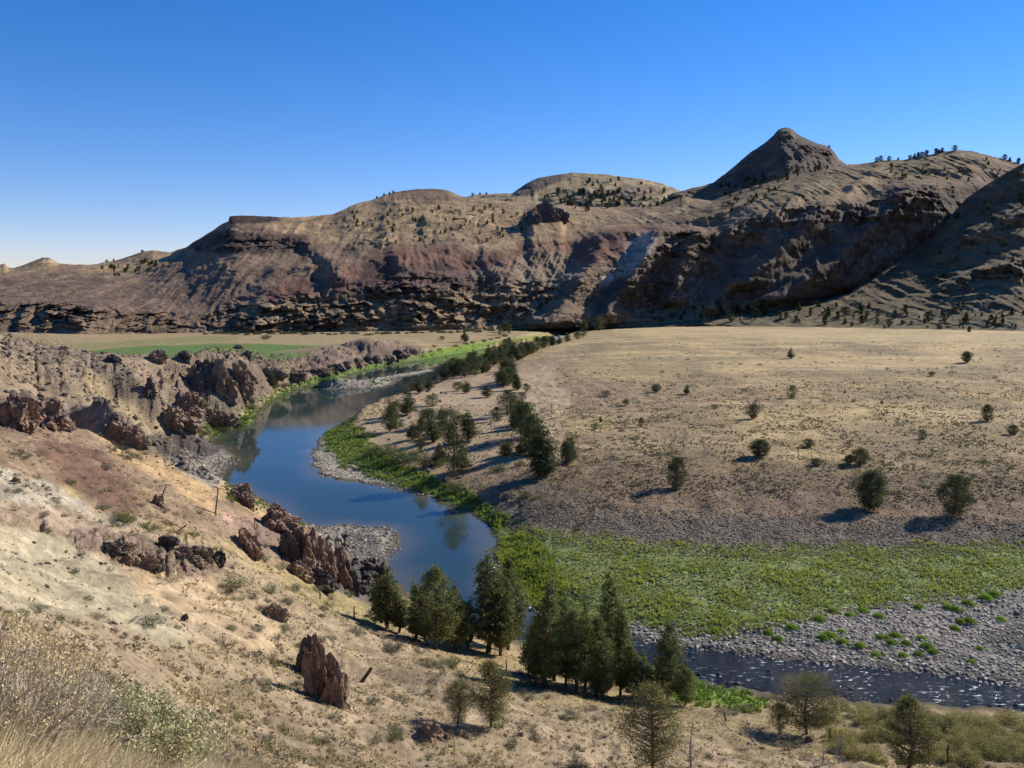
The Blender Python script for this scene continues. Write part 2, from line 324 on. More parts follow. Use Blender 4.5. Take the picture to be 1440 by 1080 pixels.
# plain: bleached grass with darker sagey streaks, browner nearer the terrace edge
mix(C2, (.44,.325,.155), sst(-.1, .35, nA) * plain); mix(C2, (.21,.165,.092), sst(.02, .4, -nA) * plain * .8)
nS = fbm(X2 / 70, Y2 / 13, 4, 95)[..., None]; mix(C2, (.235,.20,.105), sst(.05, .4, nS) * plain * .7); mix(C2, (.50,.38,.205), sst(.05, .4, -nS) * plain * .6)
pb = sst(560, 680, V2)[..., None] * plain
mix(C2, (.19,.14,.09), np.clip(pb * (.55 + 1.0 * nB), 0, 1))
lowr = (sst(1.5, 2.5, Z2) * (1 - sst(3.5, 4.2, Z2)) * (A2 > -.15) * (Y2 > 75) * (Y2 < 330))[..., None]
mix(C2, (.24,.17,.105), lowr * .85)
VP = [
 ([(-300,700),(150,700),(420,830),(560,890),(760,960),(1000,990),(1440,1020),(1900,1030),(1900,1200),(-300,1200)], (.295,.225,.14), 12, 8, 1),
 ([(560,890),(760,955),(1000,985),(1440,1010),(1900,1030),(1900,1100),(1200,1080),(800,1000),(600,940)], (.27,.21,.11), 12, 8, .7),
 # left bank, mid distance
 ([(-300,440),(60,470),(140,495),(230,488),(300,484),(400,490),(470,480),(545,474),(620,492),(600,510),(480,530),(400,560),(340,600),(300,620),(330,660),(300,690),(-300,640)], (.245,.185,.12), 6, 6, 1),
 ([(40,480),(150,500),(215,540),(250,560),(200,580),(100,520),(30,500)], (.19,.155,.11), 8, 8, .8),
 ([(110,508),(150,540),(240,615),(300,650),(285,655),(200,600),(120,545)], (.34,.26,.145), 5, 5, .85),
 ([(60,560),(130,570),(200,600),(190,625),(100,600)], (.23,.19,.14), 6, 5, .8),
 ([(215,500),(300,488),(372,500),(400,525),(370,552),(330,560),(250,590),(200,560)], (.27,.20,.135), 6, 6, .8),
 ([(300,560),(345,548),(350,580),(300,600),(250,600)], (.20,.19,.11), 6, 6, .8),
 ([(440,502),(520,482),(590,494),(560,506),(500,520),(440,534)], (.23,.165,.13), 4, 4, .85),
 ([(330,585),(352,572),(390,545),(425,527),(400,545),(360,580),(330,605)], (.40,.32,.17), 3, 2, .9),
 # fields
 ([(0,462),(100,478),(300,462),(480,458),(700,456),(860,452),(860,470),(740,474),(640,486),(560,478),(470,484),(400,490),(100,508)], (.31,.235,.125), 2, 1, 1),
 ([(100,494),(200,486),(330,483),(440,486),(476,489),(430,500),(380,510),(100,510)], FIELD, 1.5, 1, 1),
 ([(100,484),(250,474),(340,472),(330,480),(200,486),(100,492)], (.20,.20,.075), 2, 2, .7),
 ([(700,470),(760,462),(800,463),(800,469),(760,474),(700,484),(640,492),(600,500),(590,497),(650,484)], LGREEN, 2, 1, 1),
 # near slope soils
 ([(-100,600),(130,608),(220,640),(320,690),(400,745),(420,790),(300,760),(150,700),(-100,640)], (.255,.18,.115), 6, 8, .9),
 ([(120,600),(180,628),(250,655),(330,690),(372,722),(395,745),(350,745),(290,720),(240,680),(170,645)], SAND, 4, 3, .95),
 ([(60,612),(120,625),(170,660),(200,700),(195,735),(150,725),(110,690),(50,640)], REDB, 6, 8, .8),
 ([(-50,640),(60,675),(130,720),(200,740),(130,735),(60,720),(-50,690)], (.36,.32,.24), 5, 6, .9),
 ([(-80,690),(100,715),(230,760),(180,770),(0,730)], (.36,.27,.19), 6, 8, .8),
 ([(-60,740),(60,745),(160,790),(280,850),(330,900),(230,905),(130,870),(0,860),(-80,840)], CLAY, 10, 8, .95),
 ([(170,790),(280,800),(360,845),(400,880),(390,920),(290,900),(200,840)], (.40,.295,.175), 8, 8, .85),
 ([(300,690),(350,720),(395,745),(390,760),(330,750),(300,730)], PINK, 6, 6, .8),
 ([(90,745),(160,745),(270,765),(320,795),(290,812),(200,800),(120,775)], (.18,.125,.10), 5, 8, .8),
 ([(400,760),(440,800),(520,850),(560,890),(480,870),(400,830)], (.26,.22,.095), 8, 8, .7),
 ([(0,560),(40,548),(85,560),(96,600),(40,610),(0,605)], (.16,.105,.075), 4, 4, .9),
 ([(330,735),(395,740),(440,760),(430,810),(350,775)], (.20,.14,.11), 5, 5, .8),
 ([(395,748),(440,742),(480,755),(498,790),(492,832),(450,822),(400,790)], (.22,.12,.075), 4, 4, .9),
 ([(460,805),(500,790),(535,800),(545,825),(520,850),(480,835)], (.10,.095,.095), 4, 4, .9),
 # black bedrock and pale margins by the water
 ([(200,615),(260,610),(325,625),(325,660),(300,690),(240,650)], (.24,.215,.175), 3, 4, .9),
 ([(200,612),(250,608),(305,618),(312,634),(270,648),(225,640)], (.075,.065,.062), 3, 4, .9),
 ([(440,738),(555,738),(562,765),(545,800),(530,830),(490,830),(470,785)], (.30,.27,.21), 3, 3, 1),
 ([(466,752),(520,748),(540,762),(530,790),(500,800),(478,780)], (.10,.092,.085), 4, 4, .9),
 ([(860,452),(1000,458),(1300,466),(1900,478),(1900,500),(1300,482),(1000,474),(860,470)], (.47,.36,.19), 3, 4, .6),
 ([(500,600),(560,560),(620,540),(700,520),(780,510),(800,560),(790,640),(700,668),(640,660),(590,640),(540,620)], (.40,.30,.185), 12, 8, .8),  # wooded point: tan soil painted paler to stand in for sunlight its slope misses
 ([(780,665),(900,655),(1100,660),(1300,668),(1900,670),(1900,735),(1200,728),(1000,722),(850,712),(780,698)], (.185,.13,.082), 9, 12, .8),
 # terrace cobbles and green flood bench
 ([(640,700),(700,690),(780,705),(850,722),(1000,728),(1200,735),(1440,738),(1900,742),(1900,768),(1100,772),(900,765),(780,745),(720,730),(690,720)], DGRAV, 4, 6, .95),
 ([(700,668),(780,680),(850,700),(880,720),(780,705),(700,690)], (.15,.125,.095), 4, 5, .8),
 ([(560,690),(600,690),(650,700),(700,725),(760,745),(840,752),(900,765),(1000,768),(1200,770),(1440,766),(1900,768),(1900,850),(1440,835),(1300,850),(1150,868),(1050,885),(960,890),(880,875),(800,865),(740,850),(700,830),(690,800),(692,760),(660,720),(600,700)], (.19,.23,.07), 5, 8, .95),
 ([(690,730),(740,740),(790,780),(800,850),(740,845),(705,820),(698,780)], LGREEN, 5, 6, .6),
 ([(1050,885),(1150,865),(1300,845),(1440,830),(1900,845),(1900,1010),(1440,962),(1200,934),(1010,914),(900,897),(880,880)], GRAVEL, 4, 5, .95),
 ([(440,610),(462,604),(480,640),(560,672),(600,695),(520,682),(450,670),(436,640)], (.38,.335,.25), 3, 3, 1),
 ([(452,606),(492,588),(515,612),(530,638),(580,662),(640,684),(705,725),(650,714),(560,682),(500,657),(462,632)], GREEN, 3, 4, .9),
 ([(300,592),(350,585),(400,548),(440,530),(500,516),(600,498),(680,484),(690,492),(600,510),(500,526),(420,548),(350,600),(300,618)], (.10,.19,.03), 2, 2, .9),
 ([(730,900),(760,905),(960,945),(1080,985),(1060,998),(960,985),(850,955),(740,925)], (.13,.22,.03), 3, 4, .9),
 ([(428,548),(470,536),(570,520),(625,515),(560,545),(500,553)], (.27,.24,.19), 2, 2, 1),
]
FV = [p for p in VP if p[1] in (FIELD, (.31,.235,.125), (.20,.20,.075))]
paint(C2, U2, V2, [p for p in VP if p not in FV], X2, Y2)
Cf = C2.copy(); paint(Cf, U2, V2, FV, X2, Y2, 170)
fm = ((1 - sst(6.6, 7.6, Z2)) * (Y2 > 235) * (1 - sst(.25, .8, slope0)))[..., None]; C2 = C2 * (1 - fm) + Cf * fm
# soil mottling
mix(C2, (.16,.12,.075), np.clip(sst(.12, .5, nB) * .55, 0, 1) * HL2[..., None])
C2 *= 1 + .35 * nC * HL2[..., None]
rk = K2[..., None]
mix(C2, (.20,.14,.10), np.clip(rk * .25, 0, .5)); 
slope = np.hypot(np.gradient(Z2, axis=0) / np.gradient(Y2, axis=0), np.gradient(Z2, axis=1) / np.maximum(np.gradient(X2, axis=1), 1e-6))
mix(C2, (.10,.08,.065), (sst(1.2, 2.6, slope) * .6)[..., None] * sst(.2, .8, rk))
wet = sst(-1.2, .0, SD2)[..., None]; mix(C2, (.045,.045,.035), wet * .8)
RK2 = np.clip(K2, 0, 1)
cob = np.maximum.reduce([sst(-4, 4, sd_box(U2, V2, p, 6)) for p in
   [[(640,700),(700,690),(850,722),(1200,735),(1900,742),(1900,768),(1100,772),(900,765),(780,745)], [(880,880),(1050,885),(1300,845),(1900,830),(1900,1010),(1440,962),(1010,914)], [(440,610),(462,604),(480,640),(600,695),(450,670)]]])
RK2 = np.maximum(RK2 * .8, cob)
M_VAL = terrain_mat('valley soil', .35, 2.2, 5.0, .10, vor=2.6, speck=.75)
hill_keep = ((Y2 < 235) & (A2 < -.12 + .0 * Y2)) | ((Y2 < 72) & (SD2 < -2) & (Z2 > 2.2))
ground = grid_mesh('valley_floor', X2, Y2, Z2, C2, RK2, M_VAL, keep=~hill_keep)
hillside = grid_mesh('hillside', X2, Y2, Z2, C2, RK2, M_VAL, keep=hill_keep)

# ================================================================ HILL SHEETS
def interp_cols(cols, us):
    cu = [c[0] for c in cols]; nl = len(cols[0][1])
    out = np.zeros((nl, 2, len(us)))
    ker = np.hanning(41); ker /= ker.sum()
    for l in range(nl):
        for k in range(2):
            y = np.interp(us, cu, [c[1][l][k] for c in cols]); yp = np.pad(y, 20, 'edge')
            out[l, k] = np.convolve(yp, ker, 'valid')
    return out
def sheet(name, cols, sky, u0, u1, du, rows, relief, spurs=(), paints=(), base=(.19,.145,.10), back=(120, 30), material=None, cliff=(1, 2), seed=0, cuts=(), tint=(1, 1, 1), flutes=()):
    us = np.arange(u0, u1 + du, du); G = interp_cols(cols, us); nl = len(G)
    skv = np.interp(us, [s[0] for s in sky], [s[1] for s in sky])
    skv = skv + 1.1 * fbm(us / 14, us * 0, 4, 200 + seed)
    G[-1, 0] = skv
    lv = np.linspace(0, nl - 1, rows); S = np.empty((rows, len(us))); YY = S.copy()
    for j in range(len(us)):
        S[:, j] = np.interp(lv, range(nl), G[:, 0, j]); YY[:, j] = np.interp(lv, range(nl), G[:, 1, j])
    kk = np.hanning(9); kk /= kk.sum()
    for M in (YY,):
        P = np.pad(M, ((4, 4), (0, 0)), 'edge'); M[:] = sum(kk[i] * P[i:i + rows] for i in range(9))
    U = np.broadcast_to(us, S.shape); LV = np.broadcast_to(lv[:, None], S.shape)
    X, Y, Z = at_y(U, S, YY)
    top = 1 - sst(nl - 1.45, nl - 1.0, LV) * .75; foot = sst(.0, .5, LV)
    cx = X / 1.0
    w = fbm(X / 60, Z / 40, 3, seed + 301)
    warp = U / 1.2 * .5 + (Z * 0.55)
    gl = ridged((X + .25 * Z * 1.5) / 34 + w, Z / 70, 4, seed + 302)
    g2 = ridged((X + .3 * Z) / 11 + w * 1.5, Z / 46, 4, seed + 303)
    fl = ridged(X / 5.5 + w * 2, Z / 24, 4, seed + 304)
    bl = fbm(X / 45, Z / 25 + YY / 60, 4, seed + 305)
    g3 = ridged((X + .3 * Z) / 4.6 + w * 3, Z / 50, 3, seed + 370); ck1, ek1 = cells(X / 10 + w, Z / 3.4 + .3 * w, seed + 371); ck2, ek2 = cells(X / 3.4 + w, Z / 1.9, seed + 372)
    blk = (ck1 - .5) * 1.9 + (ck2 - .5) * .9 - .5 * (1 - sst(0, .15, ek1))
    inC = sst(cliff[0] - .1, cliff[0] + .25, LV) * (1 - sst(cliff[1] - .1, cliff[1] + .25, LV)) * sst(-.25, .15, fbm(X / 40, YY / 60, 3, seed + 306) + .1)
    D = relief[0] * gl + relief[1] * g2 + relief[2] * bl + inC * relief[3] * (1 - .75 * sst(900, 1010, U)) * (fl * np.clip(.55 + 1.6 * fbm(X / 28, Z / 12, 3, seed + 340), .1, 1.4) * .5 + blk + .5 * fbm(X / 9, Z / 3, 3, seed + 307))
    # stepped strata inside the cliff band
    zs = Z / 5.5 + .6 * fbm(X / 30, Z / 30, 2, seed + 308); fr = zs - np.floor(zs); D = D - inC * relief[3] * .5 * (np.clip(fr * 1.6, 0, 1) - fr) * -2
    for poly, amp, hgt in cuts:                       # isolated crags: a step that juts out of the slope, talus below
        Us = U + 5 * fbm(U / 12, S / 9, 3, seed + 330); Ss = S + 3 * fbm(U / 10, S / 10, 3, seed + 331)
        s = sd_box(Us, Ss, poly, 8); P_ = np.asarray(poly, float); vb = np.full(len(us), -1e3)
        for (ax_, ay_), (bx_, by_) in zip(P_, np.roll(P_, -1, 0)):
            if ax_ == bx_: continue
            t_ = (us - ax_) / (bx_ - ax_); vb = np.where((t_ >= 0) & (t_ <= 1), np.maximum(vb, ay_ + t_ * (by_ - ay_)), vb)
        below = np.where((vb > 0)[None, :] & (Ss > vb[None, :] - 2), np.exp(-np.clip(Ss - vb[None, :], 0, 200) / (amp * 2.2)), 0) * sst(P_[:, 0].min() - 2, P_[:, 0].min() + 8, Us) * (1 - sst(P_[:, 0].max() - 8, P_[:, 0].max() + 2, Us))
        m_ = sst(-2.0, 2.5, s); D = D + np.maximum(m_, below) * amp + m_ * hgt * .6 * blk
    for line, wl, wr, amp in spurs:
        lv_ = sorted((p[1], p[0]) for p in line); vv = [p[0] for p in lv_]; uu = [p[1] for p in lv_]
        uc = np.interp(S, vv, uu) + 6 * fbm(S / 18, U * 0, 3, seed + 320)
        d = U - uc; prof = np.where(d < 0, np.exp(-(d / wl) ** 2), np.exp(-np.abs(d / wr) ** 1.3))
        end = sst(vv[0] - 12, vv[0] + 6, S) * (1 - sst(vv[-1] - 6, vv[-1] + 14, S))
        D = D + amp * prof * end
    D = D + .45 * g3 + .45 * ridged(X / 4.5, Z / 4.5 + YY / 9, 3, seed + 360)
    for poly in flutes:
        D = D + sst(-4, 8, sd_box(U, S, poly, 10)) * 2.6 * ridged((U + .5 * S) / 9 + .3 * w, S / 60, 3, seed + 380)
    zl0 = Z / 7.5 + 1.3 * fbm(X / 70, YY / 70, 3, seed + 350) + .25 * fbm(X / 9, Z / 9, 2, seed + 351); f0 = zl0 - np.floor(zl0)
    D = D + 2.2 * sst(.02, .3, fbm(X / 34, Z / 16, 4, seed + 352)) * (sst(.3, .42, 1 - f0) - (1 - f0))
    YY = YY - D * top * foot
    Z = Z + (fbm(X / 16, YY / 16, 4, seed + 310) * relief[4] + relief[4] * .35 * fbm(X / 4, YY / 4, 3, seed + 311)) * top * foot
    X = (X / Y) * YY; Y = YY
    C = np.empty(X.shape + (3,)); C[:] = base
    n1 = fbm(X / 50, Y / 50, 4, seed + 312)[..., None]; n2 = fbm(X / 12, Z / 9, 4, seed + 313)[..., None]
    C[:] = C * (1 + .25 * n1)
    Up, Vp = to_px(X, Y, Z)
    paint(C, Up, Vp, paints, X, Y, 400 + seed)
    # rock shows where the ground is steep
    dz = np.gradient(Z, axis=0); dy = np.gradient(Y, axis=0)
    st = sst(1.0, 2.2, dz / np.maximum(dy, .05)) * (dz > 0)
    st = np.where(dy <= .05, 1, st)[..., None]
    C[:] = C * (1 - st * .38) + np.array((.11,.088,.07)) * st * .38
    C *= 1 + .45 * n2
    zl = Z / 7.5 + 1.3 * fbm(X / 70, YY / 70, 3, seed + 350) + .25 * fbm(X / 9, Z / 9, 2, seed + 351); fr2 = zl - np.floor(zl)
    lm = (1 - sst(.10, .22, np.abs(fr2 - .5))) * sst(.02, .3, fbm(X / 34, Z / 16, 4, seed + 352))
    C[:] = C * (1 - .5 * lm[..., None]) + np.array((.075,.058,.048)) * .5 * lm[..., None]
    C[:] = C * np.array(tint)
    # streaks that run down the slope
    C *= 1 + .22 * (g2[..., None]) 
    # back side
    bx, by, bz = X[-1], Y[-1], Z[-1]
    rb = []
    for t in (0.15, .4, 1.0):
        k = (by + back[0] * t) / by; rb.append((bx * k, by * k, bz - back[1] * t - back[1] * t * t))
    X = np.vstack([X] + [r[0] for r in rb]); Y = np.vstack([Y] + [r[1] for r in rb]); Z = np.vstack([Z] + [r[2] for r in rb])
    C = np.concatenate([C] + [C[-1:]] * 3, 0); R = np.vstack([st[..., 0]] + [st[-1:, :, 0]] * 3)
    return grid_mesh(name, X, Y, Z, C, R, material)
M_HILL = terrain_mat('hill soil', .06, .5, 1.2, 1.1, vor=.22, speck=.7, brush=.75)

SKY_A = [(-300,385),(0,372),(6,370),(12,376),(20,377),(40,370),(60,362),(68,362),(82,370),(100,372),(130,372),(165,366),(200,354),(215,352),(240,355),(262,347),(290,330),(312,315),(321,311),(323,304),(340,303),(388,305),(410,306),(440,304),(470,301),(484,294),(500,287),(520,282),(555,270),(585,266),(610,265),(630,268),(648,276),
 (700,282),(760,286),(820,291),(880,292),(930,287),(960,276),(1000,283),(1030,272),(1060,262),(1105,250),(1150,240),(1190,232),(1215,230),(1240,226),(1270,225),(1300,219),(1330,213),(1350,211),(1370,213),(1400,221),(1440,232),(1500,262),(1720,330)]
CA = [(-300,[(482,440),(462,458),(432,484),(412,534),(395,614),(380,734)]),
 (0,[(477,445),(458,462),(425,488),(405,544),(388,624),(372,754)]),
 (100,[(479,452),(462,470),(428,496),(402,554),(385,634),(370,764)]),
 (200,[(476,468),(466,482),(438,506),(408,564),(378,644),(357,764)]),
 (265,[(475,474),(468,488),(440,514),(402,564),(368,634),(344,754)]),
 (325,[(473,482),(465,496),(425,521),(380,564),(345,634),(304,714)]),
 (400,[(472,490),(466,503),(420,528),(378,574),(345,634),(304,714)]),
 (480,[(471,500),(466,512),(410,538),(370,584),(335,664),(298,764)]),
 (560,[(470,512),(465,522),(405,550),(358,594),(315,684),(270,804)]),
 (640,[(469,525),(463,535),(408,564),(350,614),(310,704),(272,814)]),
 (720,[(466,538),(460,550),(400,586),(345,634),(305,714),(282,834)]),
 (800,[(463,552),(455,566),(395,606),(340,654),(305,734),(290,834)]),
 (850,[(461,560),(447,580),(385,620),(332,674),(305,744),(291,834)]),
 (900,[(459,565),(440,592),(370,620),(325,670),(305,730),(290,810)]),
 (950,[(458,562),(430,596),(345,640),(315,670),(298,730),(280,800)]),
 (1000,[(458,556),(425,596),(330,650),(303,665),(290,720),(280,780)]),
 (1060,[(458,562),(425,603),(305,640),(285,675),(272,725),(262,775)]),
 (1105,[(459,570),(425,613),(297,650),(275,685),(262,735),(250,785)]),
 (1165,[(460,584),(420,633),(293,670),(268,705),(250,745),(236,795)]),
 (1200,[(461,590),(418,643),(290,680),(262,715),(245,755),(232,805)]),
 (1270,[(464,592),(415,655),(285,690),(260,720),(240,755),(225,805)]),
 (1350,[(466,600),(415,670),(290,700),(262,730),(236,760),(212,810)]),
 (1440,[(468,618),(420,700),(300,725),(270,755),(250,785),(232,825)]),
 (1720,[(475,610),(430,700),(320,730),(290,760),(270,780),(260,820)])]
PA = [
 ([(-300,300),(500,280),(900,270),(1000,270),(980,300),(900,320),(780,350),(600,345),(480,350),(430,330),(330,320),(200,370),(0,385),(-300,400)], (.30,.23,.135), 10, 14, .85),
 ([(110,380),(200,362),(250,358),(220,375),(170,392),(120,392)], (.36,.28,.16), 5, 6, .9),
 ([(480,300),(560,285),(640,285),(700,300),(740,300),(700,330),(620,318),(540,335),(500,320)], (.33,.255,.14), 8, 10, .7),
 ([(560,365),(650,345),(760,330),(760,345),(690,370),(600,375)], (.36,.28,.16), 5, 8, .7),
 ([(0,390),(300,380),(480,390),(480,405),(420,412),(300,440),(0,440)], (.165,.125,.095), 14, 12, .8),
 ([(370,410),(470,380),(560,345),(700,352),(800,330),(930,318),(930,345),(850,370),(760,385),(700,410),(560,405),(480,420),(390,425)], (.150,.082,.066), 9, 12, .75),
 ([(335,430),(480,412),(560,415),(640,400),(760,395),(800,420),(760,455),(640,460),(480,466),(330,466)], (.255,.205,.13), 8, 10, .75),
 ([(660,385),(760,345),(790,350),(830,380),(760,430),(690,440)], (.25,.205,.14), 8, 12, .7),
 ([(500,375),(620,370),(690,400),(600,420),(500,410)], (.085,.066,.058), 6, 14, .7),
 ([(850,400),(880,345),(905,325),(930,330),(900,380),(860,405)], (.38,.37,.32), 6, 8, .9),
 ([(930,430),(960,370),(1000,375),(1005,410),(960,430)], (.36,.35,.30), 6, 8, .9),
 ([(1010,330),(1060,300),(1110,275),(1150,262),(1120,300),(1080,320),(1030,340)], (.24,.20,.13), 6, 8, .8),
 ([(960,300),(1100,255),(1200,232),(1350,210),(1420,220),(1340,250),(1250,262),(1160,285),(1080,290),(980,312)], (.215,.175,.095), 6, 10, .85),
 ([(1150,262),(1240,235),(1260,245),(1200,280),(1165,290)], (.30,.235,.135), 5, 8, .8),
 ([(830,420),(900,385),(940,345),(1050,305),(1200,290),(1280,262),(1350,270),(1440,260),(1440,420),(1100,430),(850,440)], (.095,.08,.066), 6, 10, .75),  # right-hand basin: dark rock, with the shade lying there put into the colour
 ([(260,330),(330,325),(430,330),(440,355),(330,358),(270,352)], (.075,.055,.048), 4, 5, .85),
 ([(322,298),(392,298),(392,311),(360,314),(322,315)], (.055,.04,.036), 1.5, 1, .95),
 ([(860,445),(1000,425),(1200,425),(1440,410),(1440,480),(860,470)], (.20,.175,.105), 6, 10, .85),
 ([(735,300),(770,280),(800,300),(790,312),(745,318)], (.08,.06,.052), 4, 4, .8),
]
SPA = [([(1215,300),(1180,345),(1110,400),(1060,430)], 24, 60, 14), ([(1100,310),(1075,350),(1030,400),(1000,435)], 20, 50, 14), ([(1330,300),(1270,350),(1190,405)], 24, 60, 14), ([(860,325),(830,380),(800,425),(770,455)], 26, 60, 34), ([(930,325),(905,370),(870,415),(850,445)], 14, 40, 22),
 ([(985,330),(962,370),(945,425)], 12, 34, 22), ([(1030,325),(1010,370),(1000,430)], 12, 30, 10),
 ([(1170,285),(1130,330),(1050,400)], 24, 60, 26), ([(1290,262),(1250,310),(1180,370),(1100,420)], 30, 80, 34),
 ([(700,355),(720,400),(745,450)], 30, 60, 9), ([(560,350),(575,400),(590,460)], 18, 40, 9), ([(395,375),(380,400),(360,465)], 20, 50, 5), ([(150,390),(135,430),(120,475)], 22, 50, 9),
 ([(430,340),(470,372),(480,395)], 18, 40, 15), ([(250,375),(220,420),(215,470)], 25, 60, 6), ([(1130,265),(1110,290),(1090,305)], 10, 22, 8), ([(1230,240),(1205,262),(1190,285)], 10, 22, 10)]
CUA = [([(262,350),(290,328),(325,324),(350,326),(385,330),(430,335),(440,346),(400,352),(350,352),(300,356)], 11, 5),
 ([(322,303),(390,304),(390,311),(350,313),(322,313)], 8, 3), ([(742,312),(752,295),(765,284),(778,284),(795,300),(780,306),(760,312)], 20, 6),
 ([(330,465),(335,440),(370,430),(420,425),(480,428),(560,420),(600,425),(640,415),(690,430),(690,450),(600,455),(480,462)], 5, 6),
 ([(500,410),(540,390),(600,380),(660,395),(640,410),(560,415)], 4, 5), ([(20,455),(40,425),(100,425),(180,430),(190,440),(120,450),(60,462)], 7, 6),
 ([(590,306),(640,296),(690,305),(640,312)], 8, 4), ([(490,345),(520,335),(560,340),(530,350)], 6, 4),
 ([(930,345),(960,325),(1010,330),(1010,350),(975,372),(935,365)], 7, 6), ([(1010,330),(1060,300),(1140,292),(1180,300),(1185,318),(1110,322),(1040,335)], 4, 6),
 ([(1190,300),(1250,275),(1320,275),(1330,300),(1280,320),(1200,325)], 4, 8)]
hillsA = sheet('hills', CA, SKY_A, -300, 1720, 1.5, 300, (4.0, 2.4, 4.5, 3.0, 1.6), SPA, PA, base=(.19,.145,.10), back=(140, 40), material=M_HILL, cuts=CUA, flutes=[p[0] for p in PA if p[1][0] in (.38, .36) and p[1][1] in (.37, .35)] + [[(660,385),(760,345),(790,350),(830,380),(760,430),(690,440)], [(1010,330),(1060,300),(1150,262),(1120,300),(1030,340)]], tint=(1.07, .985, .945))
# dome behind the centre
CC = [(620,[(330,820),(300,860),(285,900),(272,1000)]), (735,[(320,820),(295,860),(278,900),(262,960)]), (810,[(320,830),(295,880),(265,930),(243,1010)]), (900,[(320,830),(295,880),(270,930),(252,1020)]), (1040,[(340,830),(315,880),(305,930),(296,1000)])]
sheet('far_hills', CC, [(620,290),(640,282),(665,274),(690,273),(705,272),(720,272),(727,267),(740,258),(758,250),(780,246),(805,243),(830,244),(850,245),(880,249),(905,252),(930,258),(950,265),(990,284),(1040,300)],
 620, 1040, 1.5, 90, (5, 2, 8, 3, 1.6), (), [([(722,275),(740,250),(790,243),(800,250),(760,268),(740,278)], (.10,.08,.068), 3, 4, .9), ([(820,275),(870,258),(930,262),(930,275),(850,280)], (.15,.115,.09), 5, 6, .6)], base=(.31,.24,.14), material=M_HILL, seed=40, cliff=(9, 9))
# the peak
CPk = [(920,[(330,830),(310,860),(295,880),(288,900)]), (1000,[(320,830),(295,860),(275,890),(258,930)]), (1060,[(310,820),(270,860),(240,900),(212,950)]), (1105,[(300,815),(255,855),(215,900),(181,950)]), (1160,[(300,825),(260,865),(230,905),(207,950)]), (1195,[(300,840),(265,880),(250,910),(235,950)]), (1290,[(300,840),(280,870),(270,900),(265,940)])]
sheet('mountain', CPk, [(920,292),(945,272),(960,268),(985,262),(1003,257),(1018,246),(1030,236),(1042,226),(1052,217),(1066,208),(1078,200),(1088,191),(1094,184),(1100,181),(1107,180),(1114,183),(1120,189),(1132,195),(1148,202),(1160,205),(1168,209),(1174,216),(1180,224),(1192,233),(1215,246),(1290,270)],
 920, 1290, 1.2, 130, (5, 2.5, 5, 5, 1.6), [([(1105,181),(1108,230),(1112,300)], 40, 60, 18)], [([(1020,262),(1050,225),(1085,192),(1120,188),(1178,212),(1170,225),(1120,222),(1080,245),(1040,262)], (.095,.078,.066), 4, 6, .9), ([(1125,205),(1175,210),(1178,224),(1150,222),(1120,215)], (.075,.055,.045), 2, 3, .9),
 ([(1030,250),(1070,245),(1090,260),(1060,268),(1030,262)], (.07,.06,.055), 3, 5, .8)], base=(.14,.112,.08), material=M_HILL, seed=60, cliff=(2, 2.8), cuts=[([(1090,192),(1098,180),(1112,181),(1122,192),(1105,194)], 5, 3), ([(1120,206),(1160,206),(1178,214),(1174,222),(1140,218)], 8, 4)], back=(90, 60))
# near spur on the right
CE = [(860,[(463,560),(462,566),(461,572),(460,580),(459,590)]),(960,[(460,550),(455,562),(452,570),(450,578),(448,590)]),(1040,[(458,535),(450,556),(446,566),(444,575),(441,590)]), (1100,[(461,512),(453,545),(445,560),(438,572),(432,592)]), (1193,[(463,482),(454,528),(440,556),(427,580),(414,604)]),(1243,[(465,470),(448,528),(425,570),(400,605),(374,640)]),
 (1310,[(468,455),(445,520),(410,572),(372,615),(335,655)]), (1357,[(470,446),(440,515),(395,570),(338,622),(280,668)]), (1440,[(474,434),(435,505),(375,565),(303,620),(228,680)]), (1580,[(478,420),(445,490),(390,545),(330,600),(262,650)]), (1720,[(482,400),(450,470),(410,525),(380,570),(340,620)])]
sheet('hill_spur', CE, [(860,460),(960,449),(1040,442),(1100,434),(1150,425),(1193,412),(1220,392),(1243,373),(1275,355),(1310,335),(1340,300),(1357,281),(1375,268),(1400,252),(1420,240),(1440,229),(1500,232),(1580,262),(1720,340)],
 860, 1720, 1.5, 200, (4.5, 3.0, 5, 2.5, 1.6), [([(1440,300),(1340,345),(1270,400),(1230,430)], 30, 40, 10), ([(1440,365),(1370,385),(1290,425),(1240,450)], 22, 70, 14), ([(1700,220),(1560,300),(1440,400),(1400,450)], 60, 60, 16)],
 [([(800,430),(1200,440),(1440,430),(1720,430),(1720,500),(800,490)], (.19,.165,.10), 6, 8, .9), ([(1360,280),(1440,225),(1440,290),(1340,335)], (.125,.105,.07), 6, 6, .8)], base=(.165,.135,.085), tint=(.95,.88,.82), material=M_HILL, seed=80, back=(60, 45), cuts=[([(1310,385),(1400,375),(1440,370),(1440,392),(1380,398),(1320,400)], 7, 5)], cliff=(1.5, 2.5))

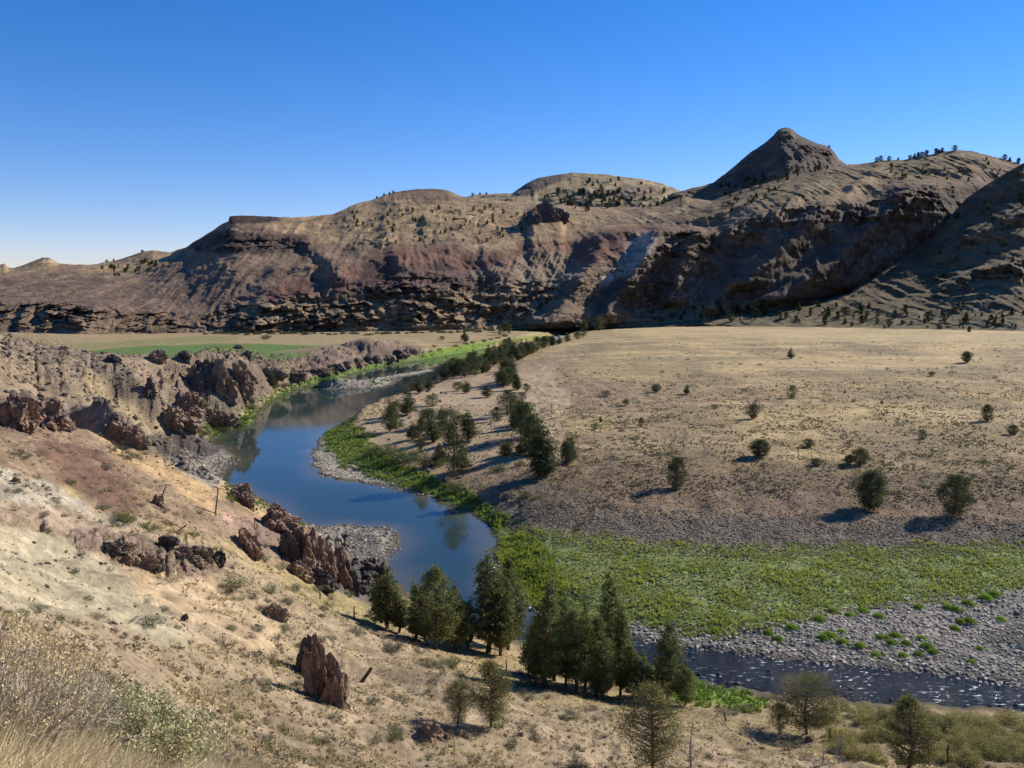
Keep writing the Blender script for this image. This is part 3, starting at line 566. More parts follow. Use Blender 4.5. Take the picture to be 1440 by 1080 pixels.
# ================================================================ WATER, SKY, SUN, CAMERA
def water():
    m, nt, b = mat('river water'); L = nt.links
    geo = N(nt, 'ShaderNodeNewGeometry')
    n1 = N(nt, 'ShaderNodeTexNoise', Scale=1.6, Detail=3.0); n2 = N(nt, 'ShaderNodeTexNoise', Scale=.06, Detail=3.0)
    mp = N(nt, 'ShaderNodeMapping'); mp.inputs['Scale'].default_value = (1, .6, 1)
    L.new(geo.outputs['Position'], mp.inputs[0]); L.new(mp.outputs[0], n1.inputs['Vector']); L.new(geo.outputs['Position'], n2.inputs['Vector'])
    # the riffle: rough, foam-flecked water in the lower reach
    sx = N(nt, 'ShaderNodeSeparateXYZ'); L.new(geo.outputs['Position'], sx.inputs[0])
    rif = N(nt, 'ShaderNodeMapRange'); rif.inputs[1].default_value = 82; rif.inputs[2].default_value = 68; L.new(sx.outputs['Y'], rif.inputs[0])
    rr = rif.outputs[0]
    n3 = N(nt, 'ShaderNodeTexNoise', Scale=2.4, Detail=5.0, Roughness=.7); mp3 = N(nt, 'ShaderNodeMapping'); mp3.inputs['Scale'].default_value = (.55, 1.3, 1); mp3.inputs['Rotation'].default_value = (0, 0, .12)
    L.new(geo.outputs['Position'], mp3.inputs[0]); L.new(mp3.outputs[0], n3.inputs['Vector'])
    n4 = N(nt, 'ShaderNodeTexNoise', Scale=.16, Detail=3.0); L.new(geo.outputs['Position'], n4.inputs['Vector'])
    p1 = ramp(nt, n3.outputs['Fac'], [(.575, 0.0), (.67, 1.0)]); p2 = ramp(nt, n4.outputs['Fac'], [(.45, 0.0), (.58, 1.0)])
    foam = math_n(nt, 'MULTIPLY', math_n(nt, 'MULTIPLY', p1, p2), rr)
    deep = mixc(nt, n2.outputs['Fac'], (.022,.040,.040), (.034,.056,.048)); sh = N(nt, 'ShaderNodeAttribute', attribute_name='Rock'); deep = mixc(nt, sh.outputs['Fac'], deep, (.095,.09,.062)); deep = mixc(nt, rr, deep, (.007,.012,.017))
    L.new(mixc(nt, foam, deep, (.62,.66,.70)), b.inputs['Base Color'])
    b.inputs['IOR'].default_value = 1.33; b.inputs['Specular IOR Level'].default_value = .5
    L.new(math_n(nt, 'ADD', math_n(nt, 'MULTIPLY', foam, .5), .045), b.inputs['Roughness'])
    st = math_n(nt, 'ADD', math_n(nt, 'MULTIPLY', rr, .9), .035)
    h = math_n(nt, 'ADD', n1.outputs['Fac'], math_n(nt, 'MULTIPLY', math_n(nt, 'MULTIPLY', n3.outputs['Fac'], rr), 2.0))
    bu = N(nt, 'ShaderNodeBump', Distance=.12); L.new(h, bu.inputs['Height']); L.new(st, bu.inputs['Strength']); L.new(bu.outputs[0], b.inputs['Normal'])
    xs = np.linspace(-200, 260, 380); ys = np.exp(np.linspace(math.log(45), math.log(760), 420)); X, Y = np.meshgrid(xs, ys)
    sd = sdist(X + fbm(X / 5, Y / 5, 3, 60), Y + fbm(X / 5, Y / 5, 3, 62), WR); sh = (1 - sst(.2, 4.5, sd + 2.2 * fbm(X / 6, Y / 6, 3, 990))) * .8
    return grid_mesh('river_water', X, Y, X * 0, np.zeros(X.shape + (3,)), sh, m)
water()

SUN_AZ, SUN_EL = math.radians(32), math.radians(31)      # azimuth measured ahead of due right
w = bpy.data.worlds.new("World"); bpy.context.scene.world = w; w.use_nodes = True
nt = w.node_tree; bg = nt.nodes['Background']; sk = nt.nodes.new('ShaderNodeTexSky'); sk.sky_type = 'NISHITA'; sk.sun_disc = False
sk.sun_elevation = SUN_EL; sk.sun_rotation = math.pi / 2 - SUN_AZ; sk.altitude = 600; sk.air_density = 1.0; sk.dust_density = 0; sk.ozone_density = 4.0
hs = nt.nodes.new('ShaderNodeHueSaturation'); hs.inputs['Saturation'].default_value = 1.33; nt.links.new(sk.outputs[0], hs.inputs['Color'])
nt.links.new(mixc(nt, 1.0, hs.outputs[0], (1.0,.86,1.07), 'MULTIPLY'), bg.inputs[0]); bg.inputs[1].default_value = .090
sl = bpy.data.lights.new('sun', 'SUN'); sl.energy = 4.7; sl.angle = math.radians(.53); sl.color = (1, .92, .80)
so = bpy.data.objects.new('sun', sl); COL.objects.link(so)
sd_ = Vector((math.cos(SUN_AZ) * math.cos(SUN_EL), math.sin(SUN_AZ) * math.cos(SUN_EL), math.sin(SUN_EL)))
so.rotation_euler = sd_.to_track_quat('Z', 'Y').to_euler()
cam = bpy.data.cameras.new('camera'); cam.sensor_width = 36; cam.lens = 36 * F / 1440; cam.clip_start = .1; cam.clip_end = 6000
co = bpy.data.objects.new('camera', cam); COL.objects.link(co); co.location = (0, 0, H); co.rotation_euler = (math.pi / 2 - TH, 0, 0)
sc = bpy.context.scene; sc.camera = co
sc.view_settings.view_transform = 'Standard'; sc.view_settings.look = 'None'; sc.view_settings.exposure = .62
# ================================================================ plants, stones, posts
def tag(o, label=None, cat=None, group=None, kind=None):
    if label: o['label'] = label
    if cat: o['category'] = cat
    if group: o['group'] = group
    if kind: o['kind'] = kind
    return o
bpy.context.view_layer.update(); DG = bpy.context.evaluated_depsgraph_get()
def pick(u, v):
    x, y, w_ = pdir(u, v); ok, loc, nrm, i, ob, m = sc.ray_cast(DG, Vector((0, 0, H)), Vector((float(x), float(y), float(w_))).normalized())
    return (loc, ob.name) if ok else (None, None)
lyc = np.log(yc)
def gz(X, Y):
    a = X / Y; i = np.interp(a, ac, np.arange(len(ac))); j = np.interp(np.log(Y), lyc, np.arange(len(yc)))
    i0 = np.clip(i.astype(int), 0, len(ac) - 2); j0 = np.clip(j.astype(int), 0, len(yc) - 2); fi = i - i0; fj = j - j0
    return (Z2[j0, i0] * (1 - fi) + Z2[j0, i0 + 1] * fi) * (1 - fj) + (Z2[j0 + 1, i0] * (1 - fi) + Z2[j0 + 1, i0 + 1] * fi) * fj
def gpx(X, Y, lift=0): return to_px(X, Y, gz(X, Y) + lift)
def gsd(X, Y): 
    i = np.clip(np.interp(X / Y, ac, np.arange(len(ac))).astype(int), 0, len(ac) - 1); j = np.clip(np.interp(np.log(Y), lyc, np.arange(len(yc))).astype(int), 0, len(yc) - 1)
    return SD2[j, i]
def sample(n, amin, amax, ymin, ymax, seed):
    r = np.random.default_rng(seed); a = r.uniform(amin, amax, n); Y = np.exp(r.uniform(math.log(ymin), math.log(ymax), n)); X = a * Y; return X, Y, gz(X, Y)
def leafmat(name, trans=.25, rough=.8, spec=.15):
    m, nt, b = mat(name); L = nt.links
    at = N(nt, 'ShaderNodeAttribute', attribute_name='Col'); oi = N(nt, 'ShaderNodeObjectInfo')
    c = mixc(nt, 1.0, at.outputs['Color'], oi.outputs['Color'], 'MULTIPLY')
    L.new(c, b.inputs['Base Color']); b.inputs['Roughness'].default_value = rough; b.inputs['Specular IOR Level'].default_value = spec
    if trans:
        tr = N(nt, 'ShaderNodeBsdfTranslucent'); L.new(c, tr.inputs[0]); mx = N(nt, 'ShaderNodeMixShader', Fac=trans)
        L.new(b.outputs[0], mx.inputs[1]); L.new(tr.outputs[0], mx.inputs[2]); L.new(mx.outputs[0], nt.nodes['Material Output'].inputs[0])
    return m
M_LEAF = leafmat('foliage'); M_GRASS = leafmat('grass blades', .42); 
def barkmat(name, c1, c2, sc_):
    m, nt, b = mat(name); L = nt.links
    tc = N(nt, 'ShaderNodeTexCoord'); mp = N(nt, 'ShaderNodeMapping'); mp.inputs['Scale'].default_value = (1, 1, .18); L.new(tc.outputs['Object'], mp.inputs[0])
    n = N(nt, 'ShaderNodeTexNoise', Scale=sc_, Detail=5.0); L.new(mp.outputs[0], n.inputs['Vector'])
    L.new(mixc(nt, ramp(nt, n.outputs['Fac'], [(.35, 0.), (.65, 1.)]), c1, c2), b.inputs['Base Color'])
    bu = N(nt, 'ShaderNodeBump', Strength=.8, Distance=.03); L.new(n.outputs['Fac'], bu.inputs['Height']); L.new(bu.outputs[0], b.inputs['Normal'])
    return m
M_BARK = barkmat('bark', (.07,.05,.035), (.16,.12,.09), 9); M_DEAD = barkmat('dead wood', (.20,.18,.165), (.34,.31,.285), 9); M_POST = barkmat('weathered post', (.06,.042,.03), (.17,.12,.085), 7)
M_TWIG = barkmat('dry twigs', (.24,.20,.17), (.48,.42,.34), 14)
def stonemat(name):
    m, nt, b = mat(name); L = nt.links
    at = N(nt, 'ShaderNodeAttribute', attribute_name='Col'); geo = N(nt, 'ShaderNodeNewGeometry'); n = N(nt, 'ShaderNodeTexNoise', Scale=9.0, Detail=4.0); L.new(geo.outputs['Position'], n.inputs['Vector'])
    L.new(mixc(nt, 1.0, at.outputs['Color'], ramp(nt, n.outputs['Fac'], [(.3, .7), (.7, 1.25)]), 'MULTIPLY'), b.inputs['Base Color'])
    b.inputs['Roughness'].default_value = .85; return m
M_STONE = stonemat('stones')
def rockmat(name, c1, c2, c3, s):
    m, nt, b = mat(name); L = nt.links; geo = N(nt, 'ShaderNodeNewGeometry')
    n = N(nt, 'ShaderNodeTexNoise', Scale=s, Detail=6.0, Roughness=.65); n2 = N(nt, 'ShaderNodeTexNoise', Scale=s * 6, Detail=5.0, Roughness=.7)
    mp = N(nt, 'ShaderNodeMapping'); mp.inputs['Scale'].default_value = (1, 1, .45); L.new(geo.outputs['Position'], mp.inputs[0])
    L.new(mp.outputs[0], n.inputs['Vector']); L.new(mp.outputs[0], n2.inputs['Vector'])
    c = mixc(nt, ramp(nt, n.outputs['Fac'], [(.38, 0.), (.55, 1.)]), c1, c2); c = mixc(nt, ramp(nt, n2.outputs['Fac'], [(.5, 0.), (.72, .8)]), c, c3)
    L.new(c, b.inputs['Base Color']); h = math_n(nt, 'ADD', n2.outputs['Fac'], n.outputs['Fac'])
    bu = N(nt, 'ShaderNodeBump', Strength=1.0, Distance=.8 / s * .12); L.new(h, bu.inputs['Height']); L.new(bu.outputs[0], b.inputs['Normal']); b.inputs['Roughness'].default_value = .93
    return m
M_RED = rockmat('rusty basalt', (.085,.062,.05), (.235,.145,.10), (.36,.265,.19), 1.5)
M_BRN = rockmat('brown basalt', (.135,.092,.062), (.27,.185,.12), (.37,.285,.20), .9)
M_BLK = rockmat('black basalt', (.045,.04,.038), (.085,.072,.064), (.16,.135,.11), .7)

# ---- batches of small polygons
def blades(P, Hh, Wd, lean, colr, n, seed, curve=.0):
    """P (k,3) roots; n blades each -> triangles"""
    r = np.random.default_rng(seed); k = len(P) * n
    B = np.repeat(P, n, 0); hh = np.repeat(Hh, n) * r.uniform(.5, 1.1, k); ww = np.repeat(Wd, n) * r.uniform(.6, 1.2, k)
    th = r.uniform(0, 2 * math.pi, k); ln = lean * r.uniform(.2, 1, k) * hh
    spread = np.repeat(Hh, n) * .25; B = B + np.c_[np.cos(th) * spread * r.random(k), np.sin(th) * spread * r.random(k), np.zeros(k)]
    fa = r.uniform(0, 2 * math.pi, k); d = np.c_[np.cos(fa), np.sin(fa), np.zeros(k)] * ww[:, None] * .5
    T = B + np.c_[np.cos(th) * ln, np.sin(th) * ln, hh]
    V = np.stack([B - d, B + d, T], 1).reshape(-1, 3); Fc = np.arange(k * 3).reshape(-1, 3)
    C = np.repeat(np.repeat(colr, n, 0) * r.uniform(.75, 1.25, (k, 1)), 3, 0)
    return V, Fc, C
ICO = None
def ico1():
    t = (1 + 5 ** .5) / 2
    v = np.array([(-1,t,0),(1,t,0),(-1,-t,0),(1,-t,0),(0,-1,t),(0,1,t),(0,-1,-t),(0,1,-t),(t,0,-1),(t,0,1),(-t,0,-1),(-t,0,1)], float); v /= np.linalg.norm(v[0])
    f = np.array([(0,11,5),(0,5,1),(0,1,7),(0,7,10),(0,10,11),(1,5,9),(5,11,4),(11,10,2),(10,7,6),(7,1,8),(3,9,4),(3,4,2),(3,2,6),(3,6,8),(3,8,9),(4,9,5),(2,4,11),(6,2,10),(8,6,7),(9,8,1)])
    return v, f
def stones(P, S, colr, seed, flat=.65):
    r = np.random.default_rng(seed); v, f = ico1(); k = len(P)
    V = v[None] * r.uniform(.72, 1.2, (k, 12, 1)); V = V * (np.c_[np.ones(k), r.uniform(.6, .95, k), r.uniform(flat * .7, flat, k)] * S[:, None])[:, None, :]
    a = r.uniform(0, 6.283, k); c, s = np.cos(a)[:, None], np.sin(a)[:, None]
    x = V[..., 0] * c - V[..., 1] * s; y = V[..., 0] * s + V[..., 1] * c
    V = np.stack([x, y, V[..., 2]], -1) + P[:, None, :] + np.array([0, 0, .12])[None, None] * S[:, None, None]
    Fc = (f[None] + (np.arange(k) * 12)[:, None, None]).reshape(-1, 3)
    C = np.repeat(colr * r.uniform(.65, 1.3, (k, 1)), 12, 0)
    return V.reshape(-1, 3), Fc, C
def leaves(Cn, size, r, asp=.4, up=0.0, colr=None):
    """one quad per centre, random facing"""
    k = len(Cn); d = r.normal(size=(k, 3)); d[:, 2] += up; d /= np.linalg.norm(d, axis=1)[:, None]
    e = np.cross(d, r.normal(size=(k, 3))); e /= np.linalg.norm(e, axis=1)[:, None] + 1e-9
    L_ = (size * r.uniform(.6, 1.3, k))[:, None]; a = d * L_ * .5; b = e * L_ * asp * .5
    V = np.stack([Cn - a, Cn + b * 1.0, Cn + a, Cn - b], 1).reshape(-1, 3)
    return V, np.arange(k * 4).reshape(-1, 4), np.repeat(colr, 4, 0)
def tubes(segs, n=4):
    """segs: list of (p0, p1, r0, r1)"""
    p0 = np.array([s[0] for s in segs], float); p1 = np.array([s[1] for s in segs], float); r0 = np.array([s[2] for s in segs]); r1 = np.array([s[3] for s in segs])
    d = p1 - p0; d /= np.linalg.norm(d, axis=1)[:, None] + 1e-9; ref = np.where(np.abs(d[:, 2:3]) > .9, [[1., 0, 0]], [[0, 0, 1.]])
    a = np.cross(d, ref); a /= np.linalg.norm(a, axis=1)[:, None]; b = np.cross(d, a); V = []
    an = np.arange(n) * 2 * math.pi / n
    ring = a[:, None] * np.cos(an)[None, :, None] + b[:, None] * np.sin(an)[None, :, None]
    V = np.concatenate([p0[:, None] + ring * r0[:, None, None], p1[:, None] + ring * r1[:, None, None]], 1)
    i = np.arange(n); q = np.stack([i, (i + 1) % n, (i + 1) % n + n, i + n], 1)
    Fc = (q[None] + (np.arange(len(segs)) * 2 * n)[:, None, None]).reshape(-1, 4)
    return V.reshape(-1, 3), Fc
def mesh_only(name, V, Fc, m, C=None, smooth=False):
    o = mesh_np(name, V, Fc, m, C, link=False, smooth=smooth); me = o.data; bpy.data.objects.remove(o); return me

# ---- trees, unit height 1
PROF = {'cone': lambda t: (1 - t) ** .75 * np.minimum(1, t * 9 + .35), 'round': lambda t: np.sqrt(np.clip(1 - (2 * t - .95) ** 2, 0.02, 1)), 'oval': lambda t: np.clip(np.sin(np.clip(t * .93 + .07, 0, 1) * math.pi) ** .7, .03, 1) * (1 - t * .25)}
def make_tree(seed, rad, kind, ncl, per, leaf, col, t0=.1, sig=.13, trunk_r=.022, dead=0, gap=.25):
    r = np.random.default_rng(seed); segs = []; pts = []; axis = [np.array([0, 0, -.04])]
    bend = r.normal(size=2) * .03; nseg = 8
    for i in range(1, nseg + 1):
        t = i / nseg; axis.append(np.array([bend[0] * math.sin(t * 3), bend[1] * math.sin(t * 4), t * .97]))
    for i in range(nseg): segs.append((axis[i], axis[i + 1], trunk_r * (1 - i / nseg) ** .8 + .002, trunk_r * (1 - (i + 1) / nseg) ** .8 + .002))
    ax = np.array(axis)
    lump = r.uniform(0, 6.28, 6)
    for i in range(ncl):
        t = t0 + (1 - t0) * (1 - math.sqrt(r.random()) * .999 if kind == 'cone' else r.random()); tt = (t - t0) / (1 - t0)
        th = r.uniform(0, 2 * math.pi); g = math.sin(th * 2 + lump[0] + t * 5) * .5 + math.sin(th * 3 + lump[1] - t * 9) * .5
        if g < -1 + gap * 2 * r.random(): continue
        R = rad * float(PROF[kind](np.array(tt))) * (1 + .38 * g); q = r.uniform(.25, 1) ** .6
        c0 = np.array([np.interp(t * .97, ax[:, 2], ax[:, k]) for k in (0, 1)]); z = t * .97
        end = np.array([c0[0] + math.cos(th) * R * q, c0[1] + math.sin(th) * R * q, min(z + R * q * (.35 if kind != 'round' else .2), .99)])
        segs.append((np.array([c0[0], c0[1], max(z - .02, .02)]), end, .0045, .0018)); pts.append(end)
        if dead:
            for _ in range(3):
                e2 = end + r.normal(size=3) * .05 * (rad / .25); segs.append((np.array([c0[0], c0[1], z]) * .4 + end * .6, e2, .0028, .001))
    TV, TF = tubes(segs, 5 if trunk_r > .01 else 3)
    if dead: return TV, TF, None
    P = np.array(pts); n = len(P); cc = np.repeat(P, per, 0) + r.normal(size=(n * per, 3)) * sig * rad * np.array([1, 1, .8]) * np.repeat(r.uniform(.6, 1.35, n), per)[:, None]
    top = np.array([[ax[-1, 0], ax[-1, 1], 1.0]]) + r.normal(size=(per, 3)) * np.array([.15 * rad, .15 * rad, .02]) * (1 if kind != 'round' else 2); cc = np.r_[cc, top]
    cc[:, 2] = np.clip(cc[:, 2], .02, 1.01)
    cb = np.r_[np.repeat(r.uniform(.62, 1.3, n), per), np.ones(per)]; hue = np.r_[np.repeat(r.uniform(-.12, .16, n), per), np.zeros(per)]
    C = np.array(col)[None] * cb[:, None] * r.uniform(.75, 1.25, (len(cc), 1)); C[:, 0] *= 1 + hue; 
    return TV, TF, leaves(cc, leaf, r, .34, .5, C)
def tree_kit(tag_, seeds, **kw):
    out = []
    for s, rad, kind in seeds:
        TV, TF, Lf = make_tree(s, rad, kind, **kw)
        out.append((mesh_only('trunk', TV, TF, M_BARK if Lf is not None else M_DEAD), mesh_only('crown', *Lf[:2], M_LEAF, Lf[2]) if Lf is not None else None))
    return out
JUN = (.098,.113,.046)
K_FG = tree_kit('fg', [(1,.20,'cone'),(2,.24,'cone'),(3,.17,'cone'),(4,.26,'oval'),(5,.22,'cone'),(6,.30,'oval')], ncl=430, per=36, leaf=.026, col=(.118,.132,.05), t0=.12, sig=.095, gap=.58)
K_RND = tree_kit('rnd', [(11,.46,'round'),(12,.42,'round'),(13,.5,'oval')], ncl=260, per=50, leaf=.03, col=(.10,.112,.045), t0=.12, sig=.12, gap=.45)
K_BSH = tree_kit('bsh', [(71,.50,'round'),(72,.42,'oval'),(73,.55,'round')], ncl=300, per=44, leaf=.04, col=(.085,.098,.04), t0=.03, sig=.11, gap=.3)
K_THIN = tree_kit('thin', [(21,.34,'oval'),(22,.42,'oval')], ncl=330, per=40, leaf=.026, col=(.12,.13,.055), t0=.12, sig=.13, gap=.5)
K_MID = tree_kit('mid', [(31,.22,'cone'),(32,.28,'cone'),(33,.30,'oval'),(34,.34,'oval'),(35,.2,'cone')], ncl=110, per=32, leaf=.05, col=JUN, t0=.08, sig=.2)
K_MRD = tree_kit('mrd', [(41,.55,'round'),(42,.62,'round'),(43,.5,'oval')], ncl=100, per=36, leaf=.07, col=JUN, t0=.05, sig=.2)
K_FAR = tree_kit('far', [(51,.33,'oval'),(52,.42,'round'),(53,.28,'cone')], ncl=46, per=14, leaf=.17, col=(.055,.066,.028), t0=.05, sig=.28)
K_SNAG = tree_kit('snag', [(61,.22,'cone'),(62,.3,'oval'),(63,.26,'oval')], ncl=46, per=1, leaf=.02, col=JUN, t0=.15, trunk_r=.02, dead=1)
def place_tree(kit, i, loc, h, wscale, name, label, cat, group, tint=(1, 1, 1), parts=True, lean=0):
    tm, cm = kit[i % len(kit)]
    root = bpy.data.objects.new(name, None); COL.objects.link(root); root.empty_display_size = .1
    root.location = loc - Vector((0, 0, .03 * h * .3)); root.scale = (h * wscale, h * wscale, h); root.rotation_euler = (lean, 0, random.uniform(0, 6.28))
    tag(root, label, cat, group)
    t = bpy.data.objects.new('trunk', tm); COL.objects.link(t); t.parent = root
    if cm:
        c = bpy.data.objects.new('crown', cm); COL.objects.link(c); c.parent = root; c.color = (*tint, 1)
    return root
_one = {}
def place_one(me, name, loc, s, label, cat, group, tint=(1, 1, 1), rz=None):
    o = bpy.data.objects.new(name, me); COL.objects.link(o); o.location = loc; o.scale = s if hasattr(s, '__len__') else (s, s, s)
    o.rotation_euler = (0, 0, random.uniform(0, 6.28) if rz is None else rz); o.color = (*tint, 1); return tag(o, label, cat, group)
def pxh(loc, hp): return hp * (loc.y * CT + (H - loc.z) * ST) / F / math.cos(TH)

# foreground junipers: base u, base v, top v, kit, variant, width px, label
FG = [
 (545,884,795,K_FG,0,58,'leftmost juniper of the riverside row, standing beside the black rock shore'),
 (583,897,816,K_FG,2,46,'short dark juniper second from the left in the riverside row'),
 (612,912,799,K_FG,3,72,'broad rounded juniper near the middle of the left riverside row'),
 (640,916,822,K_FG,1,52,'slender juniper tucked between the broad rounded one and the tallest one'),
 (686,918,776,K_FG,4,82,'tallest full juniper at the right end of the left riverside row'),
 (714,914,782,K_FG,1,62,'tall juniper overlapping the right side of the tallest riverside one'),
 (768,966,808,K_FG,2,62,'narrow pointed juniper at the left end of the right riverside clump'),
 (780,958,852,K_FG,0,60,'juniper with a ragged top just right of the narrow pointed one'),
 (808,977,858,K_FG,5,66,'lower juniper in front of the middle of the right riverside clump'),
 (838,980,868,K_FG,3,62,'wide low juniper before the tall one in the right riverside clump'),
 (857,966,803,K_FG,4,66,'tallest juniper of the right riverside clump, reaching over the green bench'),
 (889,986,900,K_FG,2,46,'small dark juniper near the right end of the riverside clump'),
 (938,985,874,K_FG,1,62,'separate pointed juniper at the right end of the clump beside the dark stream'),
 (964,992,940,K_FG,3,40,'little juniper at the foot of the pointed one beside the dark stream'),
 (690,1022,932,K_THIN,0,66,'open branched juniper with bare lower twigs on the dry grass slope'),
 (643,1022,958,K_THIN,1,52,'small yellow-green juniper left of the open branched one on the grass slope'),
 (918,1092,968,K_THIN,1,100,'thin juniper with grey dead sprigs at the bottom edge of the view'),
 (1135,1032,951,K_RND,0,92,'big round juniper beside the stream riffle'),
 (1096,1034,988,K_RND,2,34,'small juniper against the left side of the big round one'),
 (1276,1092,984,K_FG,5,84,'dark broad juniper among the olive bushes at the bottom edge'),
]
FG += [(560,890,826,K_FG,2,34,'slim young juniper between the two leftmost riverside ones'), (598,902,838,K_FG,4,36,'low slim juniper left of the broad rounded one'), (660,912,838,K_FG,2,40,'small slim juniper just left of the tallest riverside one'),
 (703,922,815,K_FG,0,46,'mid-height juniper overlapping the right foot of the tallest riverside one'), (750,948,870,K_FG,4,34,'small juniper at the far left of the right riverside clump'), (795,968,830,K_FG,4,44,'slim juniper behind the lower middle of the right riverside clump'),
 (822,972,842,K_FG,0,44,'slim juniper left of the wide low one in the right riverside clump'), (872,980,848,K_FG,4,44,'tapering juniper just right of the tallest of the right riverside clump'), (848,985,900,K_FG,4,36,'short young juniper in front of the tallest of the right riverside clump'), (905,978,915,K_FG,0,34,'young juniper between the clump and the separate pointed one')]
for u, v, vt, kit, i, wd, lab in FG:
    hit, _ = pick(u, min(v, 1078))
    if hit is None: continue
    if v > 1078:
        X, Y, z = at_y(u, v, hit.y); Yn = hit.y - 1.0; Xn = float(at_y(u, v, Yn)[0]); hit = Vector((Xn, Yn, float(gz(np.array([Xn]), np.array([Yn]))[0])))
    h = pxh(hit, v - vt) * 1.05; rad = {0:.2,1:.24,2:.17,3:.26,4:.22,5:.3}
    k = pxh(hit, wd) / h; base = {id(K_FG): [.20,.24,.17,.26,.22,.30], id(K_RND): [.46,.42,.5], id(K_THIN): [.34,.42]}[id(kit)][i]
    t = random.uniform(1.15, 1.4); place_tree(kit, i, hit, h, min(max(k / (2.15 * base), .6), 1.8), 'juniper_tree', lab, 'juniper', 'junipers on the near bank', (t * (1.25 if v > 1000 else 1.1), t * 1.1, t))
# bare snags and dead trees in front
for u, v, vt, i, ln, lab in [(972,1078,1012,0,0,'bare grey dead tree right of the thin juniper at the bottom edge'), (1156,1076,1038,0,.05,'upright bare snag among dry grass at the bottom edge'),
        (1180,1074,1030,1,-.0,'leaning bare snag right of the upright one at the bottom edge'), (1056,1052,1028,2,0,'small grey dead bush-like snag on the dry grass')]:
    hit, _ = pick(u, v)
    if hit: place_tree(K_SNAG, i, hit, pxh(hit, v - vt), 1.0, 'dead_tree', lab, 'dead tree', 'bare snags on the near bank')

# trees across the river: (u, v base, v top, width)
MID = [(572,584,545,19),(548,607,561,20),(556,590,566,14),(592,636,592,16),(609,622,588,22),(603,600,577,26),(622,593,572,14),(633,596,577,20),(637,669,602,30),(658,619,580,20),
 (580,618,595,13),(655,553,536,12),(644,550,538,12),(608,571,556,14),(589,553,531,11),(603,548,530,11),(580,549,538,14),(625,612,592,18),(648,600,585,14),(617,652,625,22),(650,660,630,20),
 (686,559,541,14),(699,592,573,13),(714,584,551,21),(723,603,576,18),(733,639,616,13),(709,641,620,14),(740,617,570,24),(747,641,588,26),(758,670,596,34),(770,668,625,20),(797,654,613,16),
 (725,548,527,10),(740,551,540,9),(734,563,553,9),(712,540,504,16),(707,544,518,18),(702,538,524,12),(716,524,505,12),(728,548,530,10),
 (627,532,510,15),(637,531,507,16),(653,531,509,13),(668,529,497,14),(678,525,500,14),(687,513,487,12),(694,515,489,12),(704,511,488,11),(710,505,479,12),(722,504,480,12),(733,502,479,12),(741,499,479,12),(755,494,475,12),(747,497,482,10),(728,507,488,11),(699,508,490,11),(662,524,503,11),(645,523,506,12),(766,489,474,10),(777,486,472,9),(786,484,472,9),(797,481,469,9),(812,477,467,9),(820,474,464,8),
 (830,464,446,9),(836,463,448,9),(843,465,446,10),(850,462,447,9),(857,462,449,9),(822,466,450,8),(862,460,450,7),(709,467,452,10),(716,469,457,7),(703,471,459,6),
 (654,481,466,9),(622,478,473,6),(382,543,522,11),(466,529,516,9),(374,478,472,10)]
rx = random.Random(5)
for (u, v, vt, w_) in [t for t in MID if 485 < t[1] < 545 and t[0] > 625 or (t[0] > 705 and 570 < t[1] < 660)]:
    MID.append((u + rx.choice([-7, 6, 8]), v - rx.choice([2, 3, 5]), vt + rx.choice([-2, 1, 3]), w_ * .9))
def zone(u, v):
    if v < 475 and u > 800: return 'where the river meets the dark cliffs'
    if v < 483 and u < 720: return 'on the far side of the river by the straw field' if u > 480 else 'on the far bank below the crags'
    if v < 515: return 'in the line of trees along the upper river bend'
    if u < 500: return 'on the far bank below the crags'
    if v < 560: return 'between the upper bend and the straw plain'
    if u > 680: return 'in the long dark row at the edge of the plain'
    return 'on the wooded point inside the river bend'
SPEC = {(637,669): 'tall full juniper at the water end of the wooded point, mirrored in the river', (758,670): 'largest juniper at the near end of the long dark row on the plain edge', (572,584): 'tall dark juniper highest up on the left edge of the wooded point',
 (797,654): 'single narrow juniper standing just right of the long dark row', (654,481): 'lone round juniper standing in the straw field beyond the river', (382,543): 'lone juniper at the foot of the crags above the green bank', (548,607): 'dark pointed juniper nearest the gravel spit on the wooded point'}
for n, (u, v, vt, wd) in enumerate(MID):
    hit, ob = pick(u, v)
    if hit is None: continue
    hp = v - vt; r_ = wd / hp; kit = K_MID if r_ < .85 else K_MRD
    bs = ([.22,.28,.30,.34,.2] if kit is K_MID else [.55,.62,.5]); i = n % len(bs)
    h = pxh(hit, hp) * 1.08; place_tree(kit, i, hit, h, min(max(r_ / (1.6 * bs[i]), .55), 1.9), 'juniper_tree', SPEC.get((u, v), ('slim' if r_ < .6 else 'bushy' if r_ > .9 else 'dark') + ' juniper ' + zone(u, v)), 'juniper', 'junipers across the river', (random.uniform(.85, 1.2),) * 3)
PLN = [(1112,504,490,11),(1359,510,495,15),(923,551,541,14),(966,554,541,9),(1113,560,543,12),(1059,589,570,16),(1388,592,570,16),(1069,643,619,34),(1137,629,618,14),(1209,654,632,26),(1194,652,640,14),
 (1148,655,645,16),(951,688,645,25),(1224,717,664,48),(1341,724,671,44),(1424,611,598,14),(1296,617,605,12),(902,600,588,9),(1188,553,548,9),(852,557,550,12),(880,570,562,9),(845,594,586,9),(838,603,596,12),(1310,529,523,10),(1240,568,562,12),(1005,575,569,12)]
PL = {(1112,504): 'small round juniper alone in the middle of the far plain', (1359,510): 'round dark juniper alone on the right of the far plain', (1069,643): 'low wide dark green juniper on the straw plain', (951,688): 'upright juniper casting a shadow on the bank below the plain',
 (1224,717): 'largest spreading juniper on the brown bank above the cobbles', (1341,724): 'right-hand spreading juniper on the brown bank above the cobbles', (1209,654): 'dark double-crowned juniper at the near edge of the plain', (1388,592): 'juniper standing near the right side of the middle plain', (1059,589): 'rounded grey-green juniper in the middle of the plain'}
